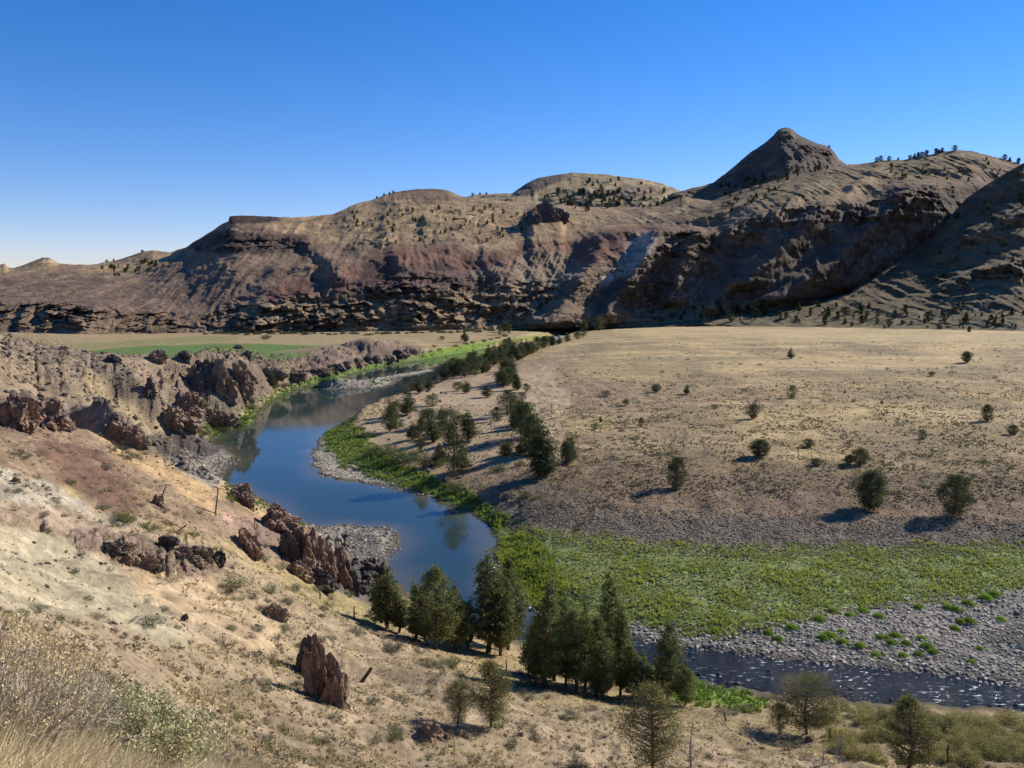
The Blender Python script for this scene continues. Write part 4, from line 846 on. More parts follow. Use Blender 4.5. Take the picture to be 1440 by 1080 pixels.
for n, (u, v, vt, wd) in enumerate(PLN):
    hit, ob = pick(u, v)
    if hit is None: continue
    hp = v - vt; r_ = wd / hp; i = n % 3; h = pxh(hit, hp) * 1.05; big = v > 660
    kit, bs = (K_BSH, [.50,.42,.55]) if (big or wd > 13) else (K_MRD, [.55,.62,.5]) if n % 3 else (K_MID, [.22,.28,.30])
    place_tree(kit, i, hit, h, min(max(r_ / (1.95 * bs[i]), .45), 1.6), 'juniper_tree', PL.get((u, v), 'small juniper dotted on the open straw plain'), 'juniper', 'junipers on the plain', (random.uniform(.9, 1.2),) * 3)
for u, v, vt in [(962,634,605),(990,643,620),(948,623,601),(1123,643,627),(1106,648,634),(1028,606,594),(1094,604,591),(1178,606,596),(858,652,627),(775,639,617),(836,616,605),(898,618,604),(765,585,572),(813,587,576),(776,576,562),(802,583,570),(822,655,640),(805,556,544)]:
    hit, ob = pick(u, v)
    if hit: place_tree(K_SNAG, n := random.randrange(3), hit, pxh(hit, v - vt), random.uniform(.8, 1.2), 'dead_tree', {(962,634): 'tallest grey dead tree on the straw plain', (990,643): 'grey dead tree just right of the tallest dead one', (858,652): 'bushy grey dead tree at the brown edge of the plain', (775,639): 'grey dead tree beside the long dark juniper row'}.get((u, v), 'small grey dead tree on the straw plain'), 'dead tree', 'dead trees on the plain')
# fan of the right-hand hills and the slopes: one mesh each, too small to show parts
FARM = []
for (tm, cm) in K_FAR:
    a = np.empty(len(cm.vertices) * 3, np.float32); cm.vertices.foreach_get('co', a); a = a.reshape(-1, 3)
    c = np.empty(len(cm.vertices) * 4, np.float32); cm.color_attributes['Col'].data.foreach_get('color', c); FARM.append((a, c.reshape(-1, 4)[:, :3]))
FARME = [cm for tm, cm in K_FAR]
FAN = [(1013,443,13),(1038,442,12),(1063,446,10),(1075,443,13),(1085,427,11),(1098,422,11),(1123,437,10),(1120,452,7),(1160,457,12),(1164,445,12),(1178,448,9),(1190,443,10),(1212,455,10),(1210,436,9),(1258,448,10),(1273,440,10),(1250,457,7),(1305,450,10),(1358,453,12),(1423,443,10),(1363,467,7),(1188,455,7),(1140,443,8),(1028,452,9),(1000,441,7),(985,447,6),(1052,437,9),(1070,436,8),(1105,448,8),(1235,445,7),(1325,444,7),(1393,450,7),(1300,455,7),(1320,462,6),(1150,432,7),(930,452,5),(945,447,6),(962,443,6),(1342,441,8),(1410,455,7),(990,455,6)]
for u, v, hp in FAN:
    hit, ob = pick(u, v)
    if hit: h = pxh(hit, hp * 1.15); place_one(random.choice(FARME), 'juniper_tree', hit - Vector((0, 0, .1)), (h * random.uniform(.8, 1.15), h * random.uniform(.8, 1.1), h), 'small dark juniper on the stony fan below the right-hand hills', 'juniper', 'junipers on the fan below the right hills')
HZ = [([(480,300),(700,290),(760,310),(700,345),(560,345),(490,340)], 60, 4.5, 'on the tan slopes left of the rock knob'), ([(780,270),(940,268),(950,290),(830,300),(790,290)], 46, 5.5, 'on the pale saddle behind the rock knob'),
 ([(840,250),(930,262),(900,285),(740,280)], 26, 4.5, 'on the dome behind the saddle'), ([(1010,262),(1110,238),(1180,234),(1060,268),(1020,280)], 34, 5, 'below the pointed peak'),
 ([(1020,285),(1100,262),(1080,280),(1030,300)], 16, 5, 'under the pointed peak on the left'), ([(1230,232),(1400,225),(1440,250),(1340,262),(1250,250)], 18, 5, 'on the olive ridge right of the peak'),
 ([(140,378),(250,362),(240,376),(160,392)], 26, 4.5, 'on the pale slope at far left'), ([(1340,300),(1440,240),(1440,400),(1300,400)], 22, 6, 'on the steep spur at far right'), ([(900,440),(1000,425),(1100,430),(1440,430),(1440,468),(900,460)], 60, 5.5, 'scattered on the stony fan below the right-hand hills')]
def inpoly(u, v, poly): return bool(sdist(np.array([u]), np.array([v]), poly)[0] > 0)
cnt = 0; FS = []
for poly, n, hp, where in HZ:
    n = int(n * 1.5)
    P = np.array(poly); k = 0
    while k < n and cnt < 600:
        u = random.uniform(P[:, 0].min(), P[:, 0].max()); v = random.uniform(P[:, 1].min(), P[:, 1].max())
        if not inpoly(u, v, poly): k += .02; continue
        hit, ob = pick(u, v); k += 1
        if hit is None or 'hill' not in ob and 'mount' not in ob: continue
        h = pxh(hit, hp * random.uniform(.6, 1.4)); cnt += 1
        if k > n * .2:
            V_, C_ = random.choice(FARM); an = random.uniform(0, 6.28); ca, sa = math.cos(an), math.sin(an); V_ = V_ * np.array([h * 1.05, h * .95, h])
            FS.append((np.c_[V_[:, 0] * ca - V_[:, 1] * sa, V_[:, 0] * sa + V_[:, 1] * ca, V_[:, 2]] + np.array(hit), C_)); continue
        place_one(random.choice(FARME), 'juniper_tree', hit - Vector((0, 0, .1)), (h * random.uniform(.8, 1.4), h * random.uniform(.8, 1.2), h), 'tiny dark juniper ' + where, 'juniper', 'junipers ' + where)
off = 0; Vs = []; Fs_ = []; Cs = []
for V_, C_ in FS: Vs.append(V_); Cs.append(C_); Fs_.append(np.arange(len(V_)).reshape(-1, 4) + off); off += len(V_)
tag(mesh_np('far_junipers', np.concatenate(Vs), np.concatenate(Fs_), M_LEAF, np.concatenate(Cs)), 'tiny dark junipers sprinkled over the distant hills', 'trees', None, 'stuff')
# skyline junipers
for u in [1233,1238,1263,1280,1286,1291,1297,1303,1316,1320,1325,1343,1413,1420,1432,1250,1166,530,540,553,548,150,160,665,675,684,200]:
    for v in range(180, 420):
        hit, ob = pick(u, v)
        if hit: break
    if hit:
        h = pxh(hit, random.uniform(4, 8) if u > 1200 else 4); place_one(random.choice(FARME), 'juniper_tree', hit - Vector((0, 0, .3)), (h * 1.2, h, h), 'small juniper standing on the skyline of the ' + ('right-hand ridge' if u > 1100 else 'left-hand ridge'), 'juniper', 'junipers on the skyline')

# ---- shrubs
def make_shrub(seed, n, leaf, col, flat=.8, stems=26, cl=24):
    r = np.random.default_rng(seed); th = r.uniform(0, 6.283, cl); ph = np.arccos(r.uniform(0, 1, cl)); R = r.uniform(.6, 1, cl)
    P = np.c_[np.cos(th) * np.sin(ph) * R, np.sin(th) * np.sin(ph) * R, np.cos(ph) * R * flat + .06]; per = n // cl
    cc = np.repeat(P, per, 0) + r.normal(size=(cl * per, 3)) * .16; cc[:, 2] = np.abs(cc[:, 2])
    C = np.array(col)[None] * np.repeat(r.uniform(.6, 1.3, cl), per)[:, None] * r.uniform(.7, 1.3, (cl * per, 1))
    V, Fc, C = leaves(cc, leaf, r, .38, .8, C)
    segs = [((0, 0, -.05), P[i % cl] * r.uniform(.8, 1.15), .018, .008) for i in range(stems)]
    TV, TF = tubes(segs, 3 if False else 4)
    return mesh_only('foliage', np.r_[V, TV], np.r_[Fc, TF + len(V)], M_LEAF, np.r_[C, np.tile((.13,.10,.075), (len(TV), 1))])
S_SAGE = [make_shrub(100 + i, 900, .13, (.145,.15,.095)) for i in range(4)]
S_DRY = [make_shrub(110 + i, 420, .12, (.19,.15,.10), stems=90, cl=30) for i in range(3)]
S_GRN = [make_shrub(120 + i, 1100, .12, (.12,.145,.04)) for i in range(3)]
S_WIL = [make_shrub(130 + i, 2500, .10, (.26,.25,.11), flat=.8, stems=60, cl=34) for i in range(4)]
S_MIN = [make_shrub(140 + i, 110, .32, (.085,.09,.05), cl=8, stems=6) for i in range(4)]
def put_shrub(kit, u, v, wpx, label, name='sagebrush', cat='shrub', group=None, tint=None, hs=1.0):
    hit, ob = pick(u, v)
    if hit is None: return
    s = pxh(hit, wpx) / 2; t = random.uniform(.8, 1.25)
    place_one(random.choice(kit), name, hit - Vector((0, 0, .03)), (s, s, s * hs), label, cat, group, tint or (t, t, t))
NS = [(330,828,34,S_GRN,'green leafy shrub below the small brown ledge on the clay slope'),(212,878,32,S_SAGE,'round grey shrub alone on the pale clay slope'),(362,886,22,S_SAGE,'round green-grey shrub beyond the orange clay patch'),(207,625,18,S_SAGE,None),
 (180,645,30,S_SAGE,'wide grey sagebrush on the crest of the sandy spur'),(160,632,22,S_SAGE,None),(147,660,20,S_SAGE,None),(30,643,28,S_SAGE,'round grey-green shrub left of the red-brown soil patch'),(52,673,16,S_DRY,None),(98,680,18,S_GRN,None),
 (148,715,20,S_SAGE,'pale sagebrush below the red-brown soil patch'),(175,735,34,S_GRN,'bright green shrub at the foot of the red-brown soil'),(208,745,26,S_GRN,'yellow-green shrub right of the bright green one on the slope'),(198,712,18,S_DRY,None),(280,722,16,S_DRY,None),(272,755,20,S_GRN,None),(66,748,16,S_SAGE,None),
 (52,858,26,S_SAGE,None),(30,865,24,S_GRN,None),(82,872,20,S_SAGE,None),(205,846,14,S_DRY,None),(155,802,14,S_DRY,None),(395,800,22,S_SAGE,None),(378,833,26,S_GRN,None),(412,830,22,S_SAGE,None),(372,770,14,S_GRN,None),
 (315,908,40,S_DRY,'wide low brown shrub under the orange clay patch'),(358,922,18,S_SAGE,None),(400,885,20,S_SAGE,None),(285,942,18,S_DRY,None),(135,870,24,S_SAGE,None),(285,1010,30,S_SAGE,None),(335,1015,24,S_GRN,None),(450,1045,26,S_GRN,'green-grey shrub below the rusty rock spire'),(465,1060,20,S_SAGE,None),
 (380,930,34,S_DRY,None),(560,910,30,S_DRY,None),(500,890,22,S_SAGE,None),(520,870,20,S_SAGE,None),(600,935,26,S_SAGE,'grey rounded shrub below the left riverside junipers'),(615,938,22,S_SAGE,None),(640,935,26,S_GRN,None),(560,1035,30,S_SAGE,None),(545,915,22,S_SAGE,None),
 (738,982,30,S_SAGE,None),(800,1010,26,S_SAGE,'pale grey shrub alone on the dry grass right of the open juniper'),(735,965,22,S_SAGE,None),(670,1030,20,S_DRY,None),(720,1048,22,S_SAGE,None),(810,1078,30,S_SAGE,None),(590,918,24,S_DRY,None),
 (560,775,1,S_DRY,None),(740,700,20,S_GRN,'light green bush on the bank below the long juniper row'),(752,702,14,S_GRN,None),(853,713,10,S_GRN,None),(730,655,18,S_GRN,None),(1137,1070,26,S_DRY,None),(1110,1055,26,S_DRY,None),(1050,1000,26,S_SAGE,None),(1028,1003,22,S_SAGE,None),
 (1012,1000,18,S_DRY,None),(1150,1020,20,S_SAGE,None),(812,745,12,S_GRN,None),(1012,772,18,S_DRY,'tan tall grass clump at the edge of the green bench'),(818,737,14,S_DRY,None)]
nsh = 0
for u, v, wd, kit, lab in NS:
    if wd > 1: put_shrub(kit, u, v, wd, lab or ('grey sagebrush' if kit is S_SAGE else 'small green shrub' if kit is S_GRN else 'dry brown shrub') + ' on the dry ' + ('near slope' if v > 800 or u < 350 else 'river bank'), group='shrubs on the near slope'); nsh += 1
for k in range(900):
    if nsh > 190: break
    u = random.uniform(0, 1100); v = random.uniform(600, 1075)
    if v < 640 + (u - 100) * .48 or (u > 560 and v < 940 + (u - 760) * .12) or (u < 330 and v > 900 and u < 330 - (1080 - v) * .1): continue
    if inpoly(u, v, [(-60,740),(60,745),(160,790),(280,850),(330,900),(230,905),(130,870),(0,860)]) and random.random() < .8: continue
    kit = random.choice([S_SAGE, S_SAGE, S_DRY, S_DRY, S_GRN]); nsh += 1
    put_shrub(kit, u, v, random.uniform(9, 22) * (.7 + (v - 600) / 900), ('little grey sagebrush' if kit is S_SAGE else 'little green shrub' if kit is S_GRN else 'little dry brown shrub') + ' dotted on the near slope', group='shrubs on the near slope')
# olive willow thicket by the stream
WL = []
for k in range(88):
    u = random.uniform(1165, 1445); v = random.uniform(1010, 1075)
    if 1235 < u < 1315 and v > 1050: v = 1040
    WL.append((v, u))
for u, v in [(1205,1008),(1235,1010),(1290,1012),(1330,1018),(1370,1012),(1410,1016),(1440,1022),(1180,1000),(1215,1000)]: WL.append((v, u))
for v, u in sorted(WL): put_shrub(S_WIL, u, v, random.uniform(26, 46), 'rounded olive willow bush in the thicket by the stream', 'willow_bush', 'bush', 'willow bushes by the stream', (lambda q: (q, q * random.uniform(.92, 1.0), q * .85))(random.uniform(1.0, 1.55)))
for u, v, wd, lab in [(540,640,50,'broad dark green willow bush on the wooded point'),(575,650,56,'widest dark willow bush by the green strip of the point'),(520,615,26,'small dark bush at the left tip of the wooded point'),(505,605,22,'low green bush at the water end of the point'),(610,655,40,'dark willow bush left of the tallest tree on the point'),
                      (640,690,34,'dim bush under the tallest tree on the point'),(700,662,26,'low bush on the rough bank right of the point'),(560,600,20,'low bush among the slim junipers of the point'),(497,590,16,'green bush at the bend above the point'),(330,600,26,'grey-green bush at the foot of the crags'),(310,607,30,'wide dull bush below the crags by the green bank'),(285,612,26,'dull bush behind the black shore rocks'),
                      (352,575,24,'bush just under the dark tall crag'),(385,545,22,'green bush at the foot of the crags beside a lone juniper'),(345,590,18,'bush on the pale track below the crags'),(400,543,18,'low bush on the far bank above the bright green strip')]:
    put_shrub(S_WIL, u, v, wd, lab, 'willow_bush', 'bush', 'bushes along the river', (.55, .68, .6), .7)
rb = random.Random(9)
for k in range(60):
    u = 290 + k * 9.6 + rb.uniform(-4, 4); v = (471 if u < 520 else 471 - (u - 520) * .028) + rb.uniform(-1.5, .5)
    put_shrub(S_WIL, u, v, rb.uniform(7, 13), 'dark brush at the foot of the far cliffs behind the straw field', 'willow_bush', 'bush', 'brush at the foot of the far cliffs', (.36, .42, .36), .8)
for u, v, wd in [(640,487,9),(655,484,9),(665,482,8),(680,480,10),(690,478,9),(700,476,9),(710,473,10),(618,492,8),(604,495,8),(610,488,9),(585,497,9)]:
    put_shrub(S_WIL, u, v, wd, 'low grey-green bush on the bank between the straw field and the upper river', 'willow_bush', 'bush', 'bushes between the straw field and the upper river', (.6, .65, .6), .7)
# bright tufts on the gravel bar
TF = [(1060,340),(1165,340),(1190,345),(1235,325),(915,372),(1355,382),(1240,388),(1210,390),(1187,416),(780,428),(785,464),(845,478),(905,512),(920,448),(940,450),(1000,512),(1060,510),(1110,500),(1090,480),(1070,452),(1278,492),(1250,538),(550,454),(600,412),(715,448),(735,440),(295,432),(1012,468),(975,442),(960,466),(515,432),(700,382),(750,352),(860,352),(808,366),(1300,304),(1335,292),(325,425)]
def make_tuft(seed, n=700, col=(.21,.31,.055)):
    r = np.random.default_rng(seed); P = np.c_[r.normal(size=(n, 2)) * .36, np.zeros(n)]; hh = np.clip(1 - np.hypot(P[:, 0], P[:, 1]) * .9, .25, 1) * .62
    V, Fc, C = blades(P, hh, np.full(n, .07), .55, np.tile(col, (n, 1)) * r.uniform(.7, 1.3, (n, 1)), 3, seed)
    return mesh_only('blades', V, Fc, M_GRASS, C)
S_TUFT = [make_tuft(200 + i) for i in range(4)]
for x, y in TF: put_shrub(S_TUFT, 880 + x / 2.571, 720 + y / 2.571 + 2, random.uniform(17, 25), 'rounded bright green grass tuft on the pale gravel bar', 'grass_tuft', 'grass tuft', 'green tufts on the gravel bar', None, 1.0)
# dark little shrubs on the plain
k = 0
while k < 130:
    u = random.uniform(740, 1440); v = 500 + 170 * random.random() ** .8
    if u < 800 and v > 620: continue
    if float(fbm(np.array([u / 60.]), np.array([v / 14.]), 2, 900)[0]) < -.15: continue
    k += 1; put_shrub(S_MIN, u, v, random.uniform(3.5, 8.5), 'low dark sagebrush scattered over the straw plain', group='shrubs on the plain', hs=.8)

def scrub_mesh(X, Y, Z, smin, smax, cols, name, label, n_=16, ls=.12):
    VS = []; FS2 = []; CS = []; off = 0; r = np.random.default_rng(31)
    for x_, y_, z_ in zip(X, Y, Z):
        s_ = smin + (smax - smin) * r.random() ** 2; c_ = r.normal(size=(n_, 3)) * .45 * s_ * np.array([1, 1, .55]); c_[:, 2] = np.abs(c_[:, 2]); q = cols[r.integers(len(cols))]
        lv = leaves(c_ + (x_, y_, z_), .3 * s_ + ls, r, .4, .5, np.tile(q, (n_, 1)) * r.uniform(.65, 1.35, (n_, 1))); VS.append(lv[0]); FS2.append(lv[1] + off); CS.append(lv[2]); off += len(lv[0])
    tag(mesh_np(name, np.concatenate(VS), np.concatenate(FS2), M_LEAF, np.concatenate(CS)), label, 'scrub', None, 'stuff')
X, Y, Z = sample(6500, -.64, .66, 13, 105, 885); mm = (gsd(X, Y) < -1.5) & (Z > 1.6) & ((X / Y < -.12) | (Y < 62)) & (fbm(X / 5, Y / 5, 3, 886) > -.12)
uu_, vv_ = to_px(X, Y, Z); mm &= (sd_box(uu_, vv_, [(-60,740),(60,745),(160,790),(280,850),(380,850),(400,880),(230,905),(0,860)], 8) < -4) | (np.random.default_rng(8).random(len(X)) < .06); X, Y, Z = X[mm], Y[mm], Z[mm]
scrub_mesh(X, Y, Z, .08, .38, [(.17,.16,.105), (.22,.18,.115), (.14,.145,.075), (.30,.24,.14)], 'low_scrub', 'low grey and tan scrub tufts all over the near slope', 26, .05)
VS = []; FS2 = []; CS = []; off = 0; r = np.random.default_rng(31)
X, Y, Z = sample(7500, -.05, .72, 100, 380, 880); mm = (Z > 3.7) & (gsd(X, Y) < -3) & (fbm(X / 12, Y / 25, 3, 881) > .0); X, Y, Z = X[mm], Y[mm], Z[mm]
for x_, y_, z_ in zip(X, Y, Z):
    n_ = 16; s_ = .15 + .65 * r.random() ** 2; c_ = r.normal(size=(n_, 3)) * .45 * s_ * np.array([1, 1, .5]); c_[:, 2] = np.abs(c_[:, 2]); lv = leaves(c_ + (x_, y_, z_), .3 * s_ + .12, r, .5, .5, np.tile(colr_ if (colr_ := ((.09,.09,.05) if r.random() < .6 else (.15,.14,.085))) else None, (n_, 1)) * r.uniform(.7, 1.3, (n_, 1)))
    VS.append(lv[0]); FS2.append(lv[1] + off); CS.append(lv[2]); off += len(lv[0])
tag(mesh_np('scrub', np.concatenate(VS), np.concatenate(FS2), M_LEAF, np.concatenate(CS)), 'thin dark scrub speckling the straw plain', 'scrub', None, 'stuff')
# ---- rocks
import bmesh
def craggy(name, seed, w_, d_, h_, m, cuts=22, sub=5, rough=.16, spike=.0):
    bm = bmesh.new(); bmesh.ops.create_icosphere(bm, subdivisions=sub, radius=1); me = bpy.data.meshes.new(name); bm.to_mesh(me); bm.free()
    n = len(me.vertices); v = np.empty(n * 3); me.vertices.foreach_get('co', v); v = v.reshape(-1, 3)
    r = np.random.default_rng(seed); pl = r.normal(size=(cuts, 3)); pl[:, 2] *= .7; pl /= np.linalg.norm(pl, axis=1)[:, None]; dd = r.uniform(.6, 1.0, cuts)
    dt = v @ pl.T; tt = np.where(dt > .05, dd[None] / np.maximum(dt, .05), 9); rad = np.minimum(tt.min(1), 1.1)
    if sub >= 4:
        for ns, am, z_ in ((20, .30, .75), (90, .22, .8), (420, .11, .9)):      # joint blocks at three sizes, taller than wide
            if ns > 200 and sub < 5: continue
            sp = r.normal(size=(ns, 3)); sp /= np.linalg.norm(sp, axis=1)[:, None]; sp = sp * np.array([1, 1, z_]); of = r.uniform(-1, 1, ns)
            q = v * np.array([1, 1, z_]) + .06 * np.c_[fb3(v * 4 + seed, 2, 1), fb3(v * 4 + seed + 9, 2, 2), fb3(v * 4 + 20, 2, 3)]
            D = ((q[:, None, :] - sp[None]) ** 2).sum(-1); i1 = D.argmin(1); f = np.sqrt(np.partition(D, 1, axis=1)[:, :2]); e = f[:, 1] - f[:, 0]
            rad = rad * (1 + am * .75 * of[i1]) - am * .35 * np.clip(1 - e / (.5 / math.sqrt(ns)), 0, 1)
    rad = rad * (1 + rough * .6 * fb3(v * np.array([5, 5, 2.5]) + seed, 4, seed))
    p = v * np.clip(rad, .3, 1.3)[:, None]
    if spike: p[:, 2] += spike * .8 * np.exp(-((p[:, 0] - .15) ** 2 + p[:, 1] ** 2) * 7) * (p[:, 2] > 0)
    p[:, :2] *= (1 + .28 * np.clip(-p[:, 2] + .3, 0, 1))[:, None]
    p = p * np.array([w_ / 2, d_ / 2, h_ / 2]); me.vertices.foreach_set('co', p.astype(np.float32).reshape(-1)); me.materials.append(m)
    me.polygons.foreach_set('use_smooth', np.zeros(len(me.polygons), bool)); me.update()
    o = bpy.data.objects.new(name, me); COL.objects.link(o); return o
def rock(u, vb, vt, wpx, m, label, seed, spike=0, dep=.8, cat='rock outcrop', name='rock_outcrop', group=None, sub=5, rough=.16, lean=0):
    hit, ob = pick(u, vb)
    if hit is None: return
    h = pxh(hit, vb - vt) * (.8 if vb < 620 and u < 600 else 1); w_ = pxh(hit, wpx); o = craggy(name, seed, w_ * 1.12, w_ * dep, h * 1.5, m, sub=sub, spike=spike, rough=rough)
    o.location = hit + Vector((0, w_ * dep * .25, h * .22)); o.rotation_euler = (0, lean, 0); tag(o, label, cat, group)
rock(450,980,893,42,M_RED,'tall rusty red rock spire on the dry slope below the clay',301,spike=.28,lean=-.15,sub=6,dep=.7)
rock(432,950,905,34,M_BLK,'black pinnacle joined to the left side of the rusty spire',302,spike=.3)
rock(470,992,945,34,M_RED,'lower rusty block at the right foot of the spire',303)
rock(388,742,712,46,M_RED,'pointed dark rock on the slope edge above the water',304,spike=.4)
rock(338,706,684,34,M_RED,'upper rusty rock on the slope edge above the water',305)
rock(350,714,695,18,M_RED,'small rusty rock beside the upper slope-edge rock',306)
for i, (u, vb, vt, wd, m) in enumerate([(418,790,745,34,M_RED),(438,806,752,36,M_RED),(458,816,768,34,M_RED),(478,818,775,30,M_RED),(420,812,785,40,M_BRN),(450,828,800,40,M_BLK),(405,780,752,22,M_BLK),(488,826,795,28,M_BLK)]):
    rock(u, vb, vt, wd, m, ['leftmost rusty fin of the rust-red cliff by the delta','tallest rusty fin of the rust-red cliff by the delta','middle fin of the rust-red cliff by the delta','rusty fin of the cliff nearest the black shore rock','brown block under the left fin of the rust-red cliff','black block under the middle of the rust-red cliff','small dark block at the left top of the rust-red cliff','dark block at the foot of the rust-red cliff by the shore'][i], 310 + i, spike=.25, group='rocks of the rust-red cliff', rough=.2)
rock(515,832,792,70,M_BLK,'grey black bedrock hump at the water edge beside the junipers',320,rough=.1,dep=1.3)
rock(288,545,486,36,M_BLK,'tallest dark crag on the ridge above the far bank',321,spike=.2)
rock(305,548,492,40,M_BRN,'brown buttress right of the tallest dark crag',322,rough=.2); rock(335,545,500,44,M_BRN,'broad brown buttress on the crag line',323,rough=.22); rock(272,540,505,26,M_BRN,'shoulder of rock left of the tallest dark crag',327)
rock(258,505,488,17,M_BLK,'small round dark knob on the ridge against the green field',324); rock(218,508,491,30,M_BRN,'brown knob on the ridge left of the dark knob',325); rock(157,510,497,24,M_BLK,'low dark knob at the left end of the crag line',326)
rock(348,505,492,12,M_BLK,'little dark knob at the right of the crag line',328); rock(335,490,483,14,M_BRN,'flat brown knob on top of the crag line',329)
rock(208,555,530,20,M_BLK,'dark rock half way down the crag slope',330); rock(240,600,560,60,M_BRN,'weathered pale brown rib below the crags',331,rough=.22); rock(300,600,570,46,M_BRN,'lower brown rib of the crags near the bank',332,rough=.22); rock(268,575,548,44,M_BRN,'brown rib in the middle of the crag slope',333,rough=.22)
rock(302,590,578,20,M_BLK,'small black rock at the bottom of the crags',334); rock(320,598,582,34,M_BLK,'black rock pile beside the bright green bank',335)
rock(380,530,512,34,M_BRN,'brown bluff right of the main crags',336); rock(412,530,516,38,M_BRN,'brown bluff above the bright green bank',337); rock(450,527,515,40,M_BRN,'rocky bluff face near the gravel bar',338); 
for i, (u, vb, vt, wd) in enumerate([(474,519,508,17),(488,515,503,15),(502,514,502,19),(516,511,500,16),(529,509,497,20),(543,506,494,18),(557,502,490,20),(570,499,489,16),(581,498,490,13)]):
    rock(u, vb, vt, wd, M_BRN if i % 3 else M_BLK, 'rock face block on the river side of the low mesa by the upper river', 700 + i, group='rock face of the low mesa', dep=1.0, sub=4)
rock(466,524,510,12,M_BLK,'small black rock at the river foot of the low mesa',342)
rock(20,604,550,58,M_RED,'big brown cliff block at the left edge of the view',350,rough=.2); rock(66,600,560,48,M_RED,'brown cliff block right of the one at the left edge',351,rough=.2); rock(8,600,570,30,M_BRN,'low block at the very left edge under the cliff',352); rock(172,622,592,46,M_BRN,'brown rock ledge above the sandy spur',353,rough=.2); rock(192,628,605,24,M_BRN,'small brown rock at the right end of the ledge above the sandy spur',354)
rock(170,785,762,50,M_BRN,'ledge of dark brown rock across the clay slope',355,rough=.2); rock(200,798,775,36,M_BRN,'right part of the dark brown ledge across the clay slope',356,rough=.2); rock(232,772,755,34,M_BLK,'small dark rock band above the clay slope',357); rock(275,795,774,48,M_BRN,'brown rock band left of the rust-red cliff',358,rough=.2)
rock(150,778,764,26,M_BLK,'left end stones of the dark brown ledge across the clay slope',391); rock(186,792,776,30,M_BRN,'middle block joining the dark brown ledge across the clay slope',392); rock(216,802,784,26,M_BLK,'black lower end of the dark brown ledge across the clay slope',393); rock(252,786,772,34,M_BRN,'brown band block between the small dark band and the cliff',394); rock(300,792,776,26,M_BLK,'low dark block left of the shrub under the band',395)
rock(345,775,745,30,M_RED,'reddish fluted rock left of the rust-red cliff',359); rock(385,870,852,36,M_BRN,'low brown rock below the green shrubs',360); rock(222,710,695,18,M_RED,'small orange rock beside a leaning post',361); rock(260,870,864,9,M_BLK,'dark stone lying on the orange clay',362,cat='stone',name='boulder')
for i,(u,v,w_) in enumerate([(628,1038,12),(648,1036,16),(606,1036,34),(733,1036,10),(420,790,1),(1138,1043,12),(22,678,12)]):
    if w_ > 1: rock(u, v, v - w_ * .55, w_, M_BRN, ['small pointed stone below the yellow-green juniper','flat stone between the two small junipers','wide pale slab below the yellow-green juniper','stone right of the open branched juniper','','pointed stone before the big round juniper','orange stone on the upper left slope'][i], 370 + i, cat='stone', name='boulder', sub=4)
rock(770,312,284,34,M_BLK,'dark rock knob standing up on the tan hills',380,spike=.3,cat='rock knob',rough=.2); rock(790,310,292,26,M_BLK,'lower dark rock right beside the knob on the tan hills',381); rock(755,312,300,18,M_BLK,'dark rock left beside the knob on the tan hills',382)

# ---- fence posts
def post(u0, v0, u1, v1, rad, label):
    hit, ob = pick(u0, v0)
    if hit is None: return
    top = Vector([float(c) for c in at_y(u1, v1, hit.y)]); d = top - hit; L_ = d.length
    segs = []; n = 6; r = np.random.default_rng(int(u0))
    for i in range(n): segs.append(((r.normal() * .01, r.normal() * .01, -.3 + (L_ + .3) * i / n), (r.normal() * .01, r.normal() * .01, -.3 + (L_ + .3) * (i + 1) / n + .01), rad * (1.1 - .25 * i / n), rad * (1.1 - .25 * (i + 1) / n)))
    V, Fc = tubes(segs, 7); V = np.r_[V, [(0, 0, L_ + .02)]]; k = len(segs) * 14 - 7
    Fq = np.r_[Fc, [(k + i, k + (i + 1) % 7, len(V) - 1, len(V) - 1) for i in range(0)]] if False else Fc
    o = mesh_np('fence_post', V, Fq, M_POST); o.location = hit; o.rotation_euler = d.to_track_quat('Z', 'Y').to_euler(); tag(o, label, 'fence post', 'old fence posts on the near slope')
post(303,723,307,687,.055,'tallest weathered fence post on the sandy slope above the river'); post(228,698,234,682,.05,'leaning fence post beside the small orange rock'); post(358,741,358,728,.05,'short fence post near the slope-edge rocks'); post(450,843,450,832,.05,'thin post below the rust-red cliff')
post(498,868,498,853,.06,'short dark post left of the riverside junipers'); post(509,959,522,940,.11,'thick dark stump leaning right on the dry slope'); post(743,952,743,935,.06,'dark post between the two juniper groups'); post(712,942,712,928,.05,'pale post right of the tallest juniper'); post(1166,1040,1168,1024,.06,'post beside the big round juniper'); post(1333,1072,1333,1050,.06,'post standing in the olive willow thicket'); post(1021,1014,1018,1003,.06,'short post on the bank by the green strip')
post(275,712,303,722,.035,'fallen rail slanting up against the tallest fence post'); post(252,746,262,738,.04,'fallen rail lying on the slope above the brown rock band')

# ---- stuff: cobbles, grass
def joined(name, parts, m, label, cat, quads=False):
    off = 0; V = []; Fs = []; C = []
    for v, f, c in parts: V.append(v); Fs.append(f + off); C.append(c); off += len(v)
    o = mesh_np(name, np.concatenate(V), np.concatenate(Fs), m, np.concatenate(C)); return tag(o, label, cat, None, 'stuff')
def nearest_poly(X, Y, Z, poly, wn=7, seed=0):
    u, v = to_px(X, Y, Z); u = u + wn * fbm(X / 3, Y / 3, 3, 700 + seed) * 2; v = v + wn * .7 * fbm(X / 3 + 7, Y / 3, 3, 701 + seed) * 2; return sd_box(u, v, poly, 20)
def colmix(n, c1, c2, t): return np.array(c1)[None] * (1 - t[:, None]) + np.array(c2)[None] * t[:, None]
LG = [(880,878),(960,890),(1050,885),(1150,862),(1300,838),(1440,826),(1700,830),(1700,1010),(1440,966),(1200,938),(1010,918),(900,901)]
